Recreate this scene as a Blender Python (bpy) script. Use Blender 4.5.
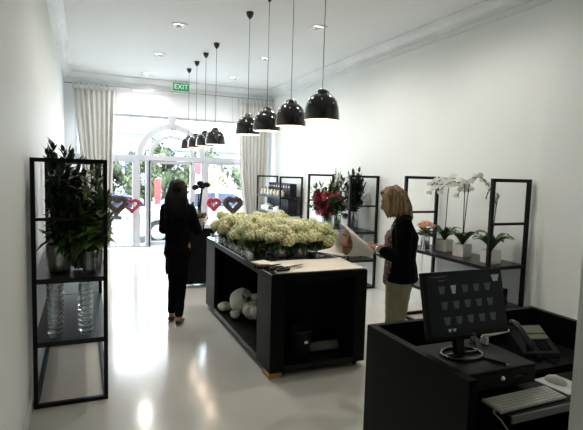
import bpy, bmesh, math, random
from mathutils import Vector, Matrix, Quaternion
random.seed(7)
R = math.radians; PI = math.pi
S = bpy.context.scene; COL = S.collection
for o in list(bpy.data.objects): bpy.data.objects.remove(o)

# ---------------------------------------------------------------- camera, world, light, exposure
yaw, pit, rol = R(23.2), R(-5.05), R(1.65)
F_ = Vector((math.sin(yaw)*math.cos(pit), math.cos(yaw)*math.cos(pit), math.sin(pit)))
r_ = Vector((math.cos(yaw), -math.sin(yaw), 0)); u_ = r_.cross(F_)
RR = r_*math.cos(rol) + u_*math.sin(rol); UU = -r_*math.sin(rol) + u_*math.cos(rol)
cd = bpy.data.cameras.new('camera'); cam = bpy.data.objects.new('camera', cd); COL.objects.link(cam)
m = Matrix((RR, UU, -F_)).transposed().to_4x4(); m.translation = (0, 0, 1.75)
cam.matrix_world = m; cd.sensor_width = 36; cd.lens = 36*485/583; cd.clip_start = .05; cd.clip_end = 300
S.camera = cam
S.view_settings.view_transform = 'Standard'; S.view_settings.look = 'None'
S.view_settings.gamma = 1; S.view_settings.use_curve_mapping = False
S.view_settings.exposure = 1.0
S.cycles.use_denoising = True
S.cycles.max_bounces = 10; S.cycles.diffuse_bounces = 6; S.cycles.glossy_bounces = 4
S.cycles.transparent_max_bounces = 16; S.cycles.transmission_bounces = 8
S.cycles.caustics_reflective = False; S.cycles.caustics_refractive = False
S.cycles.sample_clamp_indirect = 6
w = bpy.data.worlds.new('world'); S.world = w; w.use_nodes = True
bg = w.node_tree.nodes['Background']
bg.inputs[0].default_value = (.82, .91, 1.0, 1); bg.inputs[1].default_value = 6.8
SPOT_W = 30; PENDANT_W = 1.2


# ---------------------------------------------------------------- materials
def mat(name, col, rough=.5, metal=0, col2=None, scale=8, bump=0, bscale=None, spec=.5, alpha=1, emit=0, coat=0, rand=0, stretch=None, trans=0):
    m = bpy.data.materials.new(name); m.use_nodes = True
    nt = m.node_tree; n = nt.nodes; L = nt.links; b = n['Principled BSDF']
    b.inputs['Base Color'].default_value = (*col, 1); b.inputs['Roughness'].default_value = rough
    b.inputs['Metallic'].default_value = metal; b.inputs['Specular IOR Level'].default_value = spec
    b.inputs['Coat Weight'].default_value = coat; b.inputs['Transmission Weight'].default_value = trans
    if emit: b.inputs['Emission Color'].default_value = (*col, 1); b.inputs['Emission Strength'].default_value = emit
    tc = n.new('ShaderNodeTexCoord'); mp = n.new('ShaderNodeMapping'); L.new(tc.outputs['Object'], mp.inputs[0])
    if stretch: mp.inputs['Scale'].default_value = stretch
    c2 = col2 or tuple(c*.88 for c in col)
    nz = n.new('ShaderNodeTexNoise'); nz.inputs['Scale'].default_value = scale; nz.inputs['Detail'].default_value = 4
    L.new(mp.outputs[0], nz.inputs['Vector'])
    cr = n.new('ShaderNodeValToRGB'); cr.color_ramp.elements[0].position = .35; cr.color_ramp.elements[1].position = .65
    cr.color_ramp.elements[0].color = (*c2, 1); cr.color_ramp.elements[1].color = (*col, 1)
    L.new(nz.outputs['Fac'], cr.inputs[0]); out = cr.outputs[0]
    if rand:
        oi = n.new('ShaderNodeObjectInfo'); hs = n.new('ShaderNodeHueSaturation')
        mr = n.new('ShaderNodeMapRange'); mr.inputs[3].default_value = 1-rand; mr.inputs[4].default_value = 1+rand
        L.new(oi.outputs['Random'], mr.inputs[0]); L.new(mr.outputs[0], hs.inputs['Value']); L.new(out, hs.inputs['Color']); out = hs.outputs[0]
    L.new(out, b.inputs['Base Color'])
    if bump:
        n2 = n.new('ShaderNodeTexNoise'); n2.inputs['Scale'].default_value = bscale or scale*4
        L.new(mp.outputs[0], n2.inputs['Vector'])
        bp = n.new('ShaderNodeBump'); bp.inputs['Strength'].default_value = bump; bp.inputs['Distance'].default_value = .01
        L.new(n2.outputs['Fac'], bp.inputs['Height']); L.new(bp.outputs[0], b.inputs['Normal'])
    return m

def thin_glass(name, tint=(1, 1, 1), refl=.08, edge=.5):
    m = bpy.data.materials.new(name); m.use_nodes = True; nt = m.node_tree; n = nt.nodes; L = nt.links
    n.remove(n['Principled BSDF']); o = n['Material Output']
    t = n.new('ShaderNodeBsdfTransparent'); t.inputs[0].default_value = (*tint, 1)
    g = n.new('ShaderNodeBsdfGlossy'); g.inputs['Roughness'].default_value = .03
    lw = n.new('ShaderNodeLayerWeight'); lw.inputs[0].default_value = .25
    mr = n.new('ShaderNodeMapRange'); mr.inputs[3].default_value = refl; mr.inputs[4].default_value = edge
    L.new(lw.outputs['Facing'], mr.inputs[0])
    mx = n.new('ShaderNodeMixShader'); L.new(mr.outputs[0], mx.inputs[0]); L.new(t.outputs[0], mx.inputs[1]); L.new(g.outputs[0], mx.inputs[2])
    L.new(mx.outputs[0], o.inputs[0]); return m

M = {}
M['wall'] = mat('wall_paint', (.79, .81, .785), .6, col2=(.77, .79, .765), scale=1.2, bump=.05, bscale=60)
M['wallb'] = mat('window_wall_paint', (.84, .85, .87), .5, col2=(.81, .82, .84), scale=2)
M['ceil'] = mat('ceiling_paint', (.80, .81, .82), .7, col2=(.78, .79, .80), scale=1.5)
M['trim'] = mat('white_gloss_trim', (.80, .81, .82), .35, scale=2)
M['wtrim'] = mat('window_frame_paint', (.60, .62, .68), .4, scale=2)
M['floor'] = mat('polished_epoxy_floor', (.70, .685, .62), .14, col2=(.64, .63, .57), scale=1.6, bump=.05, bscale=5, spec=.6)
M['black'] = mat('satin_black_laminate', (.006, .007, .008), .45, spec=.08, col2=(.005, .006, .006), scale=5, bump=.03, bscale=120)
M['blackin'] = mat('matt_black_laminate', (.006, .006, .007), .6, spec=.12, scale=5)
M['frame'] = mat('black_powdercoat_steel', (.006, .006, .007), .45, spec=.15, scale=20)
M['shelf'] = mat('black_shelf_board', (.009, .009, .010), .3, spec=.25, scale=10)
M['gblack'] = mat('gloss_black_enamel', (.006, .007, .008), .07, scale=5, coat=.5)
M['inner'] = mat('white_enamel_inside', (.85, .78, .72), .5, scale=5)
M['bulb'] = mat('warm_bulb', (1, .74, .60), .4, emit=1.6)
M['spotglow'] = mat('downlight_glow', (1, .97, .9), .4, emit=14)
M['chrome'] = mat('chrome', (.8, .8, .8), .15, metal=1)
M['steel'] = mat('galvanised_steel', (.50, .50, .48), .32, metal=1, col2=(.36, .36, .35), scale=30, stretch=(1, 1, .1))
M['cord'] = mat('dark_cord', (.05, .05, .055), .5)
M['glass'] = thin_glass('window_glass', (.97, .99, 1), .03, .3)
M['vglass'] = thin_glass('vase_glass', (.93, .955, .955), .14, .8)
M['topglass'] = mat('tempered_glass_top', (.015, .03, .032), .04, col2=(.012, .024, .026), spec=.8, coat=1)
M['water'] = mat('vase_water', (.20, .27, .22), .05, scale=20)
M['curtain'] = mat('linen_curtain', (.66, .65, .62), .9, col2=(.60, .59, .57), scale=40, bump=.1, bscale=300)
M['green'] = mat('exit_sign_green', (.015, .30, .11), .4, emit=.2)
M['white'] = mat('white_plastic', (.78, .78, .76), .4)
M['signwhite'] = mat('sign_white', (.8, .9, .8), .4, emit=.2)
M['kraft'] = mat('cream_wrapping_paper', (.78, .73, .62), .75, col2=(.72, .67, .56), scale=6, bump=.1, bscale=30)
M['wrap'] = mat('white_floral_wrap', (.80, .74, .66), .7, col2=(.74, .68, .60), scale=8, bump=.15, bscale=20)
M['leafd'] = mat('dark_leaf', (.014, .034, .012), .4, spec=.3, col2=(.007, .019, .007), scale=9, rand=.3)
M['leafm'] = mat('mid_leaf', (.036, .088, .022), .45, spec=.3, col2=(.018, .05, .013), scale=9, rand=.3)
M['leafl'] = mat('light_leaf', (.15, .26, .06), .45, spec=.3, col2=(.04, .095, .02), scale=12, rand=.2)
M['leafy'] = mat('yellow_green_leaf', (.26, .30, .06), .5, col2=(.12, .17, .04), scale=12)
M['stem'] = mat('green_stem', (.05, .10, .03), .5)
M['brown'] = mat('brown_bark', (.10, .07, .045), .8)
def hydra(name, a, b, c):
    m = mat(name, a, .6); nt = m.node_tree; n = nt.nodes; L = nt.links; bs = n['Principled BSDF']
    oi = n.new('ShaderNodeObjectInfo'); tc = n['Texture Coordinate']; nz = n.new('ShaderNodeTexNoise'); nz.inputs['Scale'].default_value = 22
    L.new(tc.outputs['Object'], nz.inputs['Vector'])
    ad = n.new('ShaderNodeMath'); ad.operation = 'MULTIPLY_ADD'; L.new(nz.outputs['Fac'], ad.inputs[0]); ad.inputs[1].default_value = .7
    sb = n.new('ShaderNodeMath'); sb.operation = 'MULTIPLY_ADD'; L.new(oi.outputs['Random'], sb.inputs[0]); sb.inputs[1].default_value = 1.2; sb.inputs[2].default_value = -.26
    L.new(sb.outputs[0], ad.inputs[2]); cr = n.new('ShaderNodeValToRGB'); e = cr.color_ramp.elements
    e[0].position = .02; e[0].color = (*a, 1); e[1].position = .85; e[1].color = (*c, 1); k = e.new(.34); k.color = (*b, 1)
    L.new(ad.outputs[0], cr.inputs[0]); L.new(cr.outputs[0], bs.inputs['Base Color'])
    return m
M['hyd'] = hydra('hydrangea_petals', (.46, .58, .18), (.86, .85, .54), (.95, .88, .70))
M['hydcore'] = mat('hydrangea_core', (.34, .42, .15), .8)
M['orchid'] = mat('orchid_petal', (.93, .92, .88), .5, col2=(.88, .87, .82), scale=30)
M['peach'] = mat('peach_rose', (.92, .66, .50), .6, col2=(.86, .52, .36), scale=25)
M['tan'] = mat('tan_rose', (.50, .31, .19), .6, col2=(.36, .21, .12), scale=25)
M['redfl'] = mat('crimson_flower', (.42, .02, .06), .5, col2=(.25, .01, .04), scale=25)
M['pinkfl'] = mat('pink_flower', (.72, .20, .25), .5, col2=(.55, .12, .18), scale=25)
M['pot'] = mat('white_ceramic', (.82, .80, .75), .45, col2=(.74, .72, .67), scale=14)
M['skin'] = mat('skin', (.52, .29, .20), .5, col2=(.48, .25, .17), scale=20)
M['hairb'] = mat('black_hair', (.005, .004, .004), .5, spec=.12, bump=.5, bscale=30, stretch=(6, 6, .5))
M['hairy'] = mat('blond_hair', (.44, .29, .15), .5, spec=.3, col2=(.10, .06, .03), scale=7, bump=.6, bscale=22, stretch=(7, 7, .6))
M['clothb'] = mat('black_cloth', (.004, .004, .005), .9, spec=.05, bump=.15, bscale=40)
M['clothb2'] = mat('black_trouser_cloth', (.004, .004, .005), .9, spec=.05, bump=.15, bscale=30)
M['khaki'] = mat('khaki_cotton', (.27, .25, .14), .85, col2=(.23, .21, .115), scale=7, bump=.2, bscale=25)
M['shoe'] = mat('black_shoe', (.012, .012, .012), .3)
M['sole'] = mat('pale_sole', (.5, .47, .42), .6)
M['eye'] = mat('eye', (.05, .035, .03), .2)
M['lip'] = mat('lip', (.40, .15, .12), .5)
M['screen'] = mat('dark_screen', (.007, .009, .009), .4, spec=.1, col2=(.007, .009, .009), emit=.15)
M['icon'] = mat('icon_grey', (.030, .038, .038), .4, col2=(.018, .024, .024), scale=60, emit=.12)
M['iconl'] = mat('icon_light', (.26, .29, .28), .4, col2=(.14, .17, .16), scale=40, emit=.1)
M['plast'] = mat('black_plastic', (.006, .006, .007), .45, spec=.15)
M['phone'] = mat('charcoal_phone_plastic', (.014, .018, .020), .4, spec=.3)
M['lcd'] = mat('phone_display', (.22, .24, .17), .3)
M['key'] = mat('white_key', (.66, .65, .60), .5)
M['alu'] = mat('keyboard_base', (.50, .50, .47), .35)
M['tray'] = mat('grey_tray', (.16, .18, .17), .35)
M['wood'] = mat('raw_pine', (.42, .26, .11), .6, scale=12, stretch=(1, 6, 6))
M['bag'] = mat('white_plastic_bag', (.62, .62, .56), .5, bump=.6, bscale=12)
M['box'] = mat('black_card_box', (.007, .008, .012), .5, spec=.2)
M['cream'] = mat('cream_label', (.66, .60, .48), .5)
M['asph'] = mat('asphalt', (.30, .30, .31), .9, bump=.1, bscale=80)
M['path'] = mat('concrete_footpath', (.62, .61, .59), .8, bump=.1, bscale=50)
M['carb'] = mat('dark_blue_car_paint', (.012, .018, .035), .5, spec=.15)
M['carw'] = mat('silver_white_car_paint', (.62, .64, .66), .2, coat=1)
M['carg'] = mat('car_window', (.05, .07, .10), .2, spec=.3)
M['tyre'] = mat('tyre_rubber', (.015, .015, .015), .8)
M['treea'] = mat('tree_leaves', (.10, .125, .05), .7, col2=(.03, .05, .02), scale=3, rand=.35)
M['grass'] = mat('dry_plume', (.55, .50, .36), .8, col2=(.40, .36, .24))
M['house'] = mat('weatherboard', (.55, .56, .58), .7)
M['roof'] = mat('blue_grey_roof', (.18, .25, .34), .7)
M['hwin'] = mat('house_window', (.08, .10, .12), .2)
M['red'] = mat('red_paint', (.50, .035, .04), .4)
M['heartd'] = mat('dark_twig', (.05, .032, .03), .9, bump=.5, bscale=60)
M['heartr'] = mat('red_berry', (.34, .02, .035), .6, bump=.4, bscale=60)
M['ribbon'] = mat('satin_ribbon', (.66, .68, .72), .3)
# patterned blouse
pm = mat('patterned_blouse', (.10, .055, .06), .8); n_ = pm.node_tree.nodes
v_ = n_.new('ShaderNodeTexVoronoi'); v_.inputs['Scale'].default_value = 55
c_ = n_.new('ShaderNodeValToRGB'); c_.color_ramp.elements[0].position = .25; c_.color_ramp.elements[0].color = (.30, .20, .18, 1); c_.color_ramp.elements[1].position = .45; c_.color_ramp.elements[1].color = (.05, .025, .032, 1)
pm.node_tree.links.new(n_['Texture Coordinate'].outputs['Object'], v_.inputs['Vector']); pm.node_tree.links.new(v_.outputs['Distance'], c_.inputs[0]); pm.node_tree.links.new(c_.outputs[0], n_['Principled BSDF'].inputs['Base Color'])
M['blouse'] = pm

# ---------------------------------------------------------------- geometry helpers
class MB:
    def __init__(s): s.v = []; s.f = []; s.sm = []
    def add(s, vs, fs, smooth=False):
        k = len(s.v); s.v += [tuple(v) for v in vs]; s.f += [tuple(i+k for i in f) for f in fs]; s.sm += [smooth]*len(fs); return s
    def box(s, c, d, rot=None, bev=0):
        if bev and min(d) > 2.2*bev:
            return s.bbox(c, d, bev, rot)
        c = Vector(c); h = [x/2 for x in d]
        vs = [Vector((x*h[0], y*h[1], z*h[2])) for x in (-1, 1) for y in (-1, 1) for z in (-1, 1)]
        if rot is not None: vs = [rot @ v for v in vs]
        return s.add([c+v for v in vs], [(0, 1, 3, 2), (4, 6, 7, 5), (0, 4, 5, 1), (2, 3, 7, 6), (0, 2, 6, 4), (1, 5, 7, 3)])
    def bbox(s, c, d, bev, rot=None):
        bm = bmesh.new(); bmesh.ops.create_cube(bm, size=1)
        for v in bm.verts: v.co = Vector((v.co.x*d[0], v.co.y*d[1], v.co.z*d[2]))
        bmesh.ops.bevel(bm, geom=list(bm.edges), offset=bev, segments=2, affect='EDGES', profile=.6)
        return s.frombm(bm, c, rot)
    def frombm(s, bm, c=(0, 0, 0), rot=None, smooth=False):
        c = Vector(c); bm.verts.ensure_lookup_table(); bm.verts.index_update()
        vs = [(rot @ v.co if rot is not None else v.co)+c for v in bm.verts]
        fs = [tuple(v.index for v in f.verts) for f in bm.faces]; bm.free(); return s.add(vs, fs, smooth)
    def tube(s, pts, r, n=8, cap=True):
        pts = [Vector(p) for p in pts]; rs = r if isinstance(r, (list, tuple)) else [r]*len(pts)
        vs = []; fs = []; ref = None
        for i, p in enumerate(pts):
            t = (pts[min(i+1, len(pts)-1)]-pts[max(i-1, 0)])
            t = t.normalized() if t.length > 1e-9 else Vector((0, 0, 1))
            if ref is None: ref = Vector((1, 0, 0)) if abs(t.x) < .9 else Vector((0, 1, 0))
            a = (ref - t*ref.dot(t)).normalized(); ref = a; b = t.cross(a)
            vs += [p+(a*math.cos(2*PI*k/n)+b*math.sin(2*PI*k/n))*rs[i] for k in range(n)]
        for i in range(len(pts)-1):
            for k in range(n): fs.append((i*n+k, i*n+(k+1) % n, (i+1)*n+(k+1) % n, (i+1)*n+k))
        if cap: fs += [tuple(range(n-1, -1, -1)), tuple((len(pts)-1)*n+k for k in range(n))]
        return s.add(vs, fs, n > 4)
    def lathe(s, prof, c=(0, 0, 0), n=28, rot=None):
        c = Vector(c); vs = []; fs = []
        for (r, z) in prof:
            for k in range(n):
                v = Vector((r*math.cos(2*PI*k/n), r*math.sin(2*PI*k/n), z)); vs.append(c+(rot @ v if rot is not None else v))
        for i in range(len(prof)-1):
            for k in range(n): fs.append((i*n+k, i*n+(k+1) % n, (i+1)*n+(k+1) % n, (i+1)*n+k))
        return s.add(vs, fs, True)
    def ell(s, c, r, rot=None, sub=2):
        bm = bmesh.new(); bmesh.ops.create_icosphere(bm, subdivisions=sub, radius=1)
        if not isinstance(r, (tuple, list)): r = (r, r, r)
        for v in bm.verts: v.co = Vector((v.co.x*r[0], v.co.y*r[1], v.co.z*r[2]))
        return s.frombm(bm, c, rot, True)
    def prism(s, poly, axis, a, b):
        n = len(poly)
        def P(p, t): return {'y': (p[0], t, p[1]), 'x': (t, p[0], p[1]), 'z': (p[0], p[1], t)}[axis]
        return s.add([P(p, a) for p in poly]+[P(p, b) for p in poly],
                     [tuple(range(n)), tuple(range(2*n-1, n-1, -1))]+[(i, i+n, (i+1) % n+n, (i+1) % n) for i in range(n)])
    def leaf(s, p, d, L, W, up=Vector((0, 0, 1)), droop=.25, fold=.25):
        d = d.normalized(); sd = d.cross(up)
        sd = sd.normalized() if sd.length > 1e-4 else Vector((1, 0, 0))
        nn = sd.cross(d)
        a = p; q1 = p+d*L*.3-nn*droop*L*.03; q2 = p+d*L*.68-nn*droop*L*.25; t = p+d*L-nn*droop*L*.6
        vs = [a, q1+sd*W*.42+nn*fold*W*.4, q1, q1-sd*W*.42+nn*fold*W*.4, q2+sd*W*.38+nn*fold*W*.3, q2, q2-sd*W*.38+nn*fold*W*.3, t]
        return s.add(vs, [(0, 2, 1), (0, 3, 2), (1, 2, 5, 4), (2, 3, 6, 5), (4, 5, 7), (5, 6, 7)])
    def mesh(s, name, mt):
        me = bpy.data.meshes.new(name); me.from_pydata(s.v, [], s.f)
        me.polygons.foreach_set('use_smooth', s.sm)
        for x in (mt if isinstance(mt, list) else [mt]): me.materials.append(x)
        me.validate(); me.update(); return me
    def build(s, name, mt, parent=None, loc=(0, 0, 0), rz=0, fix=True):
        me = s.mesh(name, mt)
        if fix:
            bm = bmesh.new(); bm.from_mesh(me); bmesh.ops.recalc_face_normals(bm, faces=bm.faces); bm.to_mesh(me); bm.free()
        o = bpy.data.objects.new(name, me); COL.objects.link(o); o.parent = parent; o.location = loc; o.rotation_euler[2] = rz
        return o

def tag(o, label, cat, group=None, kind=None):
    o['label'] = label
    if cat: o['category'] = cat
    if group: o['group'] = group
    if kind: o['kind'] = kind
    return o
def thing(name, label, cat, loc=(0, 0, 0), rz=0, group=None):
    o = bpy.data.objects.new(name, None); COL.objects.link(o); o.location = loc; o.rotation_euler[2] = rz; o.empty_display_size = .1
    return tag(o, label, cat, group)
def struct(name, mb, mt):
    o = mb.build(name, mt); o['kind'] = 'structure'; return o
def kids(o): return [c for c in bpy.data.objects if c.parent == o]
def copy_tree(o, parent=None, _k=None):
    _k = kids(o); c = o.copy(); COL.objects.link(c); c.parent = parent
    for ch in _k: copy_tree(ch, c)
    return c
def rnd(a, b): return random.uniform(a, b)
def rv():
    while 1:
        v = Vector((rnd(-1, 1), rnd(-1, 1), rnd(-1, 1)))
        if .05 < v.length < 1: return v.normalized()

# ---------------------------------------------------------------- the room
XL, XR, YB, YF, ZC = -.37, 4.15, 11.1, -1.6, 3.66
struct('floor', MB().box(((XL+XR)/2, (YB+YF)/2, -.05), (XR-XL+.4, YB-YF+.3, .1)), M['floor'])
struct('ceiling', MB().box(((XL+XR)/2, (YB+YF)/2, ZC+.05), (XR-XL+.4, YB-YF+.3, .1)), M['ceil'])
struct('wall_left', MB().box((XL-.1, (YB+YF)/2, ZC/2), (.2, YB-YF+.3, ZC)), M['wall'])
struct('wall_right', MB().box((XR+.1, (YB+YF)/2, ZC/2), (.2, YB-YF+.3, ZC)).box((XR-.045, (3.4+YF)/2, ZC/2), (.09, 3.4-YF, ZC)), M['wall'])
struct('wall_rear', MB().box(((XL+XR)/2, YF-.1, ZC/2), (XR-XL+.4, .2, ZC)), M['wall'])
struct('wall_partition', MB().box(((1.822+XR-.1)/2, 1.24, ZC/2), (XR-.1-1.822, .12, ZC)), M['wall'])
# cornices, run along the walls
def cornice(name, pts_prof, y0, y1): struct(name, MB().prism(pts_prof, 'y', y0, y1), M['trim'])
cr = [(XR, ZC), (XR-.16, ZC), (XR-.16, ZC-.02), (XR-.14, ZC-.03), (XR-.11, ZC-.045), (XR-.07, ZC-.09), (XR-.045, ZC-.10), (XR-.045, ZC-.115), (XR-.02, ZC-.125), (XR, ZC-.13)]
cornice('trim_right', cr, 3.4, YB)
cornice('trim_right_near', [(x-.09, z) for x, z in cr], YF, 3.4)
cornice('trim_left', [(XL+(XR-x), z) for x, z in cr], YF, YB)
struct('trim_picture_rail', MB().box((XR-.012, (3.4+YB)/2, 3.47), (.024, YB-3.4, .02)).box((XR-.10, (3.4+YF)/2, 3.47), (.024, 3.4-YF, .02)), M['trim'])
struct('trim_back', MB().prism([(YB, ZC), (YB-.16, ZC), (YB-.16, ZC-.03), (YB-.08, ZC-.09), (YB-.04, ZC-.12), (YB-.04, ZC-.17), (YB, ZC-.17)], 'x', XL, XR), M['trim'])
struct('baseboard_right', MB().box((XR-.008, (3.4+YB)/2, .045), (.016, YB-3.4, .09)), M['trim'])
struct('baseboard_left', MB().box((XL+.008, (YF+YB)/2, .045), (.016, YB-YF, .09)), M['trim'])
# window wall: piers and head
wb = MB()
wb.box((-.27, YB+.1, 2.89/2), (.2, .2, 2.89)); wb.box((4.035, YB+.1, 2.89/2), (.23, .2, 2.89))
wb.box(((XL+XR)/2, YB+.1, (2.89+ZC)/2), (XR-XL, .2, ZC-2.89))
struct('wall_back', wb, M['wallb'])
X0, X1, ZT = -.17, 3.92, 2.89
JL, JR, DL, DR, CX = 1.06, 2.56, 1.31, 2.29, 1.81
def wframe(name, x0, x1, z0, z1, t=.05, glass=True, extra=None):
    mb = MB(); zc = (z0+z1)/2; xc = (x0+x1)/2
    for x in (x0+t/2, x1-t/2): mb.box((x, YB+.08, zc), (t, .07, z1-z0))
    for z in (z0+t/2, z1-t/2): mb.box((xc, YB+.08, z), (x1-x0-2*t, .07, t))
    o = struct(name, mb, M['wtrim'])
    g = MB().box((xc, YB+.08, zc), (x1-x0-2*t, .006, z1-z0-2*t)).build('window_pane', M['glass'], o)
    return o
wframe('window_1', X0, JL-.04, 0.0, 1.92); wframe('window_2', JR+.04, X1, 0.0, 1.92)
wframe('window_3', JL+.04, DL-.03, 0.0, 1.92, .03); wframe('window_4', DR+.03, JR-.04, 0.0, 1.92, .03)
wframe('window_5', X0, X1, 1.98, ZT, .05)
struct('trim_transom', MB().box(((X0+X1)/2, YB+.08, 1.95), (X1-X0, .13, .06)), M['wtrim'])
struct('trim_jambs', MB().box((JL, YB+.08, .96), (.08, .13, 1.92)).box((JR, YB+.08, .96), (.08, .13, 1.92)).box((DL-.015, YB+.08, .96), (.05, .11, 1.92)).box((DR+.015, YB+.08, .96), (.05, .11, 1.92)), M['wtrim'])
def ring(mb, cx, cz, ri, ro, y0, y1, n=28):
    vs = []; fs = []
    for i in range(n+1):
        a = PI*i/n
        for (r, y) in ((ri, y0), (ro, y0), (ro, y1), (ri, y1)): vs.append((cx+r*math.cos(a), y, cz+r*math.sin(a)))
    for i in range(n):
        for k in range(4): fs.append((i*4+k, i*4+(k+1) % 4, (i+1)*4+(k+1) % 4, (i+1)*4+k))
    mb.add(vs, fs)
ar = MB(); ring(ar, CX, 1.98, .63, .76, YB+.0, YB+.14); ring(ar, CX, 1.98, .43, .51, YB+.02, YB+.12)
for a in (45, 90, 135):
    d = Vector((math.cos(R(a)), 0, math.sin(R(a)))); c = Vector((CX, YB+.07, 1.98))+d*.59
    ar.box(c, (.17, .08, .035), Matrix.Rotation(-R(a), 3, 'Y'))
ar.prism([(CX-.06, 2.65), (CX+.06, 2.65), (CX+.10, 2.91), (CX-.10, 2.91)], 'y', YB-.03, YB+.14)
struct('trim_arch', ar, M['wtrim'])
# door, glazed, dark stile at its closing edge
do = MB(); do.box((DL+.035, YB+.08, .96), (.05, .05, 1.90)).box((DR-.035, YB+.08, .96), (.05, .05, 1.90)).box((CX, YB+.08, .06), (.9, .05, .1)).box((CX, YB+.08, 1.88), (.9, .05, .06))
d1 = struct('door_1', do, M['wtrim'])
MB().box((CX, YB+.08, .98), (.86, .006, 1.76)).build('door_pane', M['glass'], d1)
MB().box((DL+.015, YB+.0, .96), (.02, .09, 1.90)).build('door_edge_seal', M['plast'], d1)
MB().tube([(DR-.07, YB+.02, .95), (DR-.07, YB-.02, .95), (DR-.07, YB-.02, 1.25), (DR-.07, YB+.02, 1.25)], .01).build('door_handle', M['chrome'], d1)
tag(MB().box((CX, 10.62, .006), (.95, .62, .012), bev=.004).build('door_mat', mat('grey_mat', (.55, .55, .55), .9)), 'pale grey mat on the floor inside the glazed door', 'mat')
# curtain rail and curtains
rail = thing('curtain_rail', 'thin metal curtain rail running above the shop windows', 'curtain rail')
MB().tube([(XL+.02, 10.93, 3.42), (XR-.02, 10.93, 3.42)], .010).build('rod', M['steel'], rail)
for x in (XL+.25, .95, CX, 2.75, XR-.25): MB().tube([(x, 10.93, 3.42), (x, 11.1, 3.42)], .008).build('bracket', M['steel'], rail)
def curtain(label, xa0, xa1, xm0, xm1, xb0, xb1, npl):
    t = thing('curtain', label, 'curtain', ((xa0+xa1)/2, 10.93, 0), group='tab top curtains beside the shop window')
    N = npl*12; rows = 26; vs = []; fs = []; ox = (xa0+xa1)/2
    ph = [rnd(-.6, .6) for _ in range(npl+2)]; am = [rnd(.6, 1.25) for _ in range(npl+2)]
    for j in range(rows+1):
        v = j/rows; z = 3.33*(1-v)+.02*v
        k = v*2
        if k < 1: a, b = xa0+(xm0-xa0)*k, xa1+(xm1-xa1)*k
        else: a, b = xm0+(xb0-xm0)*(k-1), xm1+(xb1-xm1)*(k-1)
        for i in range(N+1):
            u = i/N; pl = u*npl; q = int(pl); f = pl-q
            A = am[q]*(1-f)+am[q+1]*f; p = ph[q]*(1-f)+ph[q+1]*f
            y = .045*A*math.sin(2*PI*pl+p*(.5+v))*(.75+.4*v)
            x = a+(b-a)*u+.012*math.sin(4*PI*pl+p+v*2)
            vs.append((x-ox, y, z))
    for j in range(rows):
        for i in range(N): fs.append((j*(N+1)+i, j*(N+1)+i+1, (j+1)*(N+1)+i+1, (j+1)*(N+1)+i))
    o = MB().add(vs, fs, True).build('drape', M['curtain'], t)
    s = o.modifiers.new('thickness', 'SOLIDIFY'); s.thickness = .004
    for i in range(npl+1):
        x = xa0+(xa1-xa0)*(i+.1)/(npl+.2)-ox
        tb = MB(); pts = [(x, -.02, 3.31), (x, -.022, 3.40), (x, -.012, 3.432), (x, .012, 3.432), (x, .022, 3.40), (x, .02, 3.31)]
        v2 = []; 
        for p in pts: v2 += [(p[0]-.02, p[1], p[2]), (p[0]+.02, p[1], p[2])]
        tb.add(v2, [(2*k, 2*k+1, 2*k+3, 2*k+2) for k in range(5)])
        ob = tb.build('tab', M['curtain'], t); sm = ob.modifiers.new('t', 'SOLIDIFY'); sm.thickness = .003
curtain('pale linen curtain hanging at the left end of the window, by the left wall', -.20, .60, -.05, .55, -.02, .50, 8)
curtain('pale linen curtain at the right end of the window, beside the bottle shelves', 3.27, 4.06, 3.35, 3.98, 3.55, 3.95, 8)
# exit sign
ex = thing('exit_sign', 'green exit sign with white lettering hung under the ceiling by the window', 'sign', (1.95, 10.85, 0))
MB().box((0, 0, 3.52), (.37, .04, .19), bev=.008).build('housing', M['white'], ex)
MB().box((0, -.022, 3.52), (.345, .006, .165)).build('sign_face', M['green'], ex)
for x in (-.12, .12): MB().tube([(x, 0, 3.60), (x, 0, ZC)], .006).build('hanger', M['steel'], ex)
def text(s, size, mt, parent, loc, rot, name='lettering', ext=.001):
    c = bpy.data.curves.new(name, 'FONT'); c.body = s; c.size = size; c.align_x = 'CENTER'; c.align_y = 'CENTER'; c.extrude = ext
    o = bpy.data.objects.new(name, c); COL.objects.link(o); bpy.context.view_layer.update()
    me = bpy.data.meshes.new_from_object(o.evaluated_get(bpy.context.evaluated_depsgraph_get())); bpy.data.objects.remove(o)
    o = bpy.data.objects.new(name, me); COL.objects.link(o); me.materials.clear(); me.materials.append(mt); o.parent = parent; o.location = loc; o.rotation_euler = rot; return o
text('EXIT', .145, M['signwhite'], ex, (0, -.027, 3.52), (R(90), 0, 0))

# downlights
def downlight(x, y, label):
    t = thing('downlight', label, 'ceiling light', (x, y, ZC), group='square ceiling spotlights')
    mb = MB()
    for sx, sy, dx, dy in ((0, .085, .2, .03), (0, -.085, .2, .03), (.085, 0, .03, .14), (-.085, 0, .03, .14)): mb.box((sx, sy, -.006), (dx, dy, .012))
    mb.build('bezel', M['trim'], t)
    MB().lathe([(.068, 0), (.068, -.03), (.05, -.034), (.045, -.012)], rot=Matrix.Rotation(R(12), 3, 'X')).build('lamp_ring', M['chrome'], t)
    MB().lathe([(.046, -.014), (.02, -.02), (.0001, -.021)]).build('lamp_lens', M['spotglow'], t)
    l = bpy.data.lights.new('downlight_beam', 'SPOT'); l.energy = SPOT_W; l.spot_size = R(168); l.spot_blend = .6; l.color = (1, .96, .90); l.shadow_soft_size = .08
    o = bpy.data.objects.new('downlight_beam', l); COL.objects.link(o); o.parent = t; o.location = (0, 0, -.06)
for i, y in enumerate((4.85, 6.74, 8.6, 10.45)):
    downlight(1.17, y, 'square ceiling spotlight in the left row, '+('nearest the camera', 'above the left shelving unit', 'second from the window', 'nearest the window')[i])
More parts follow.
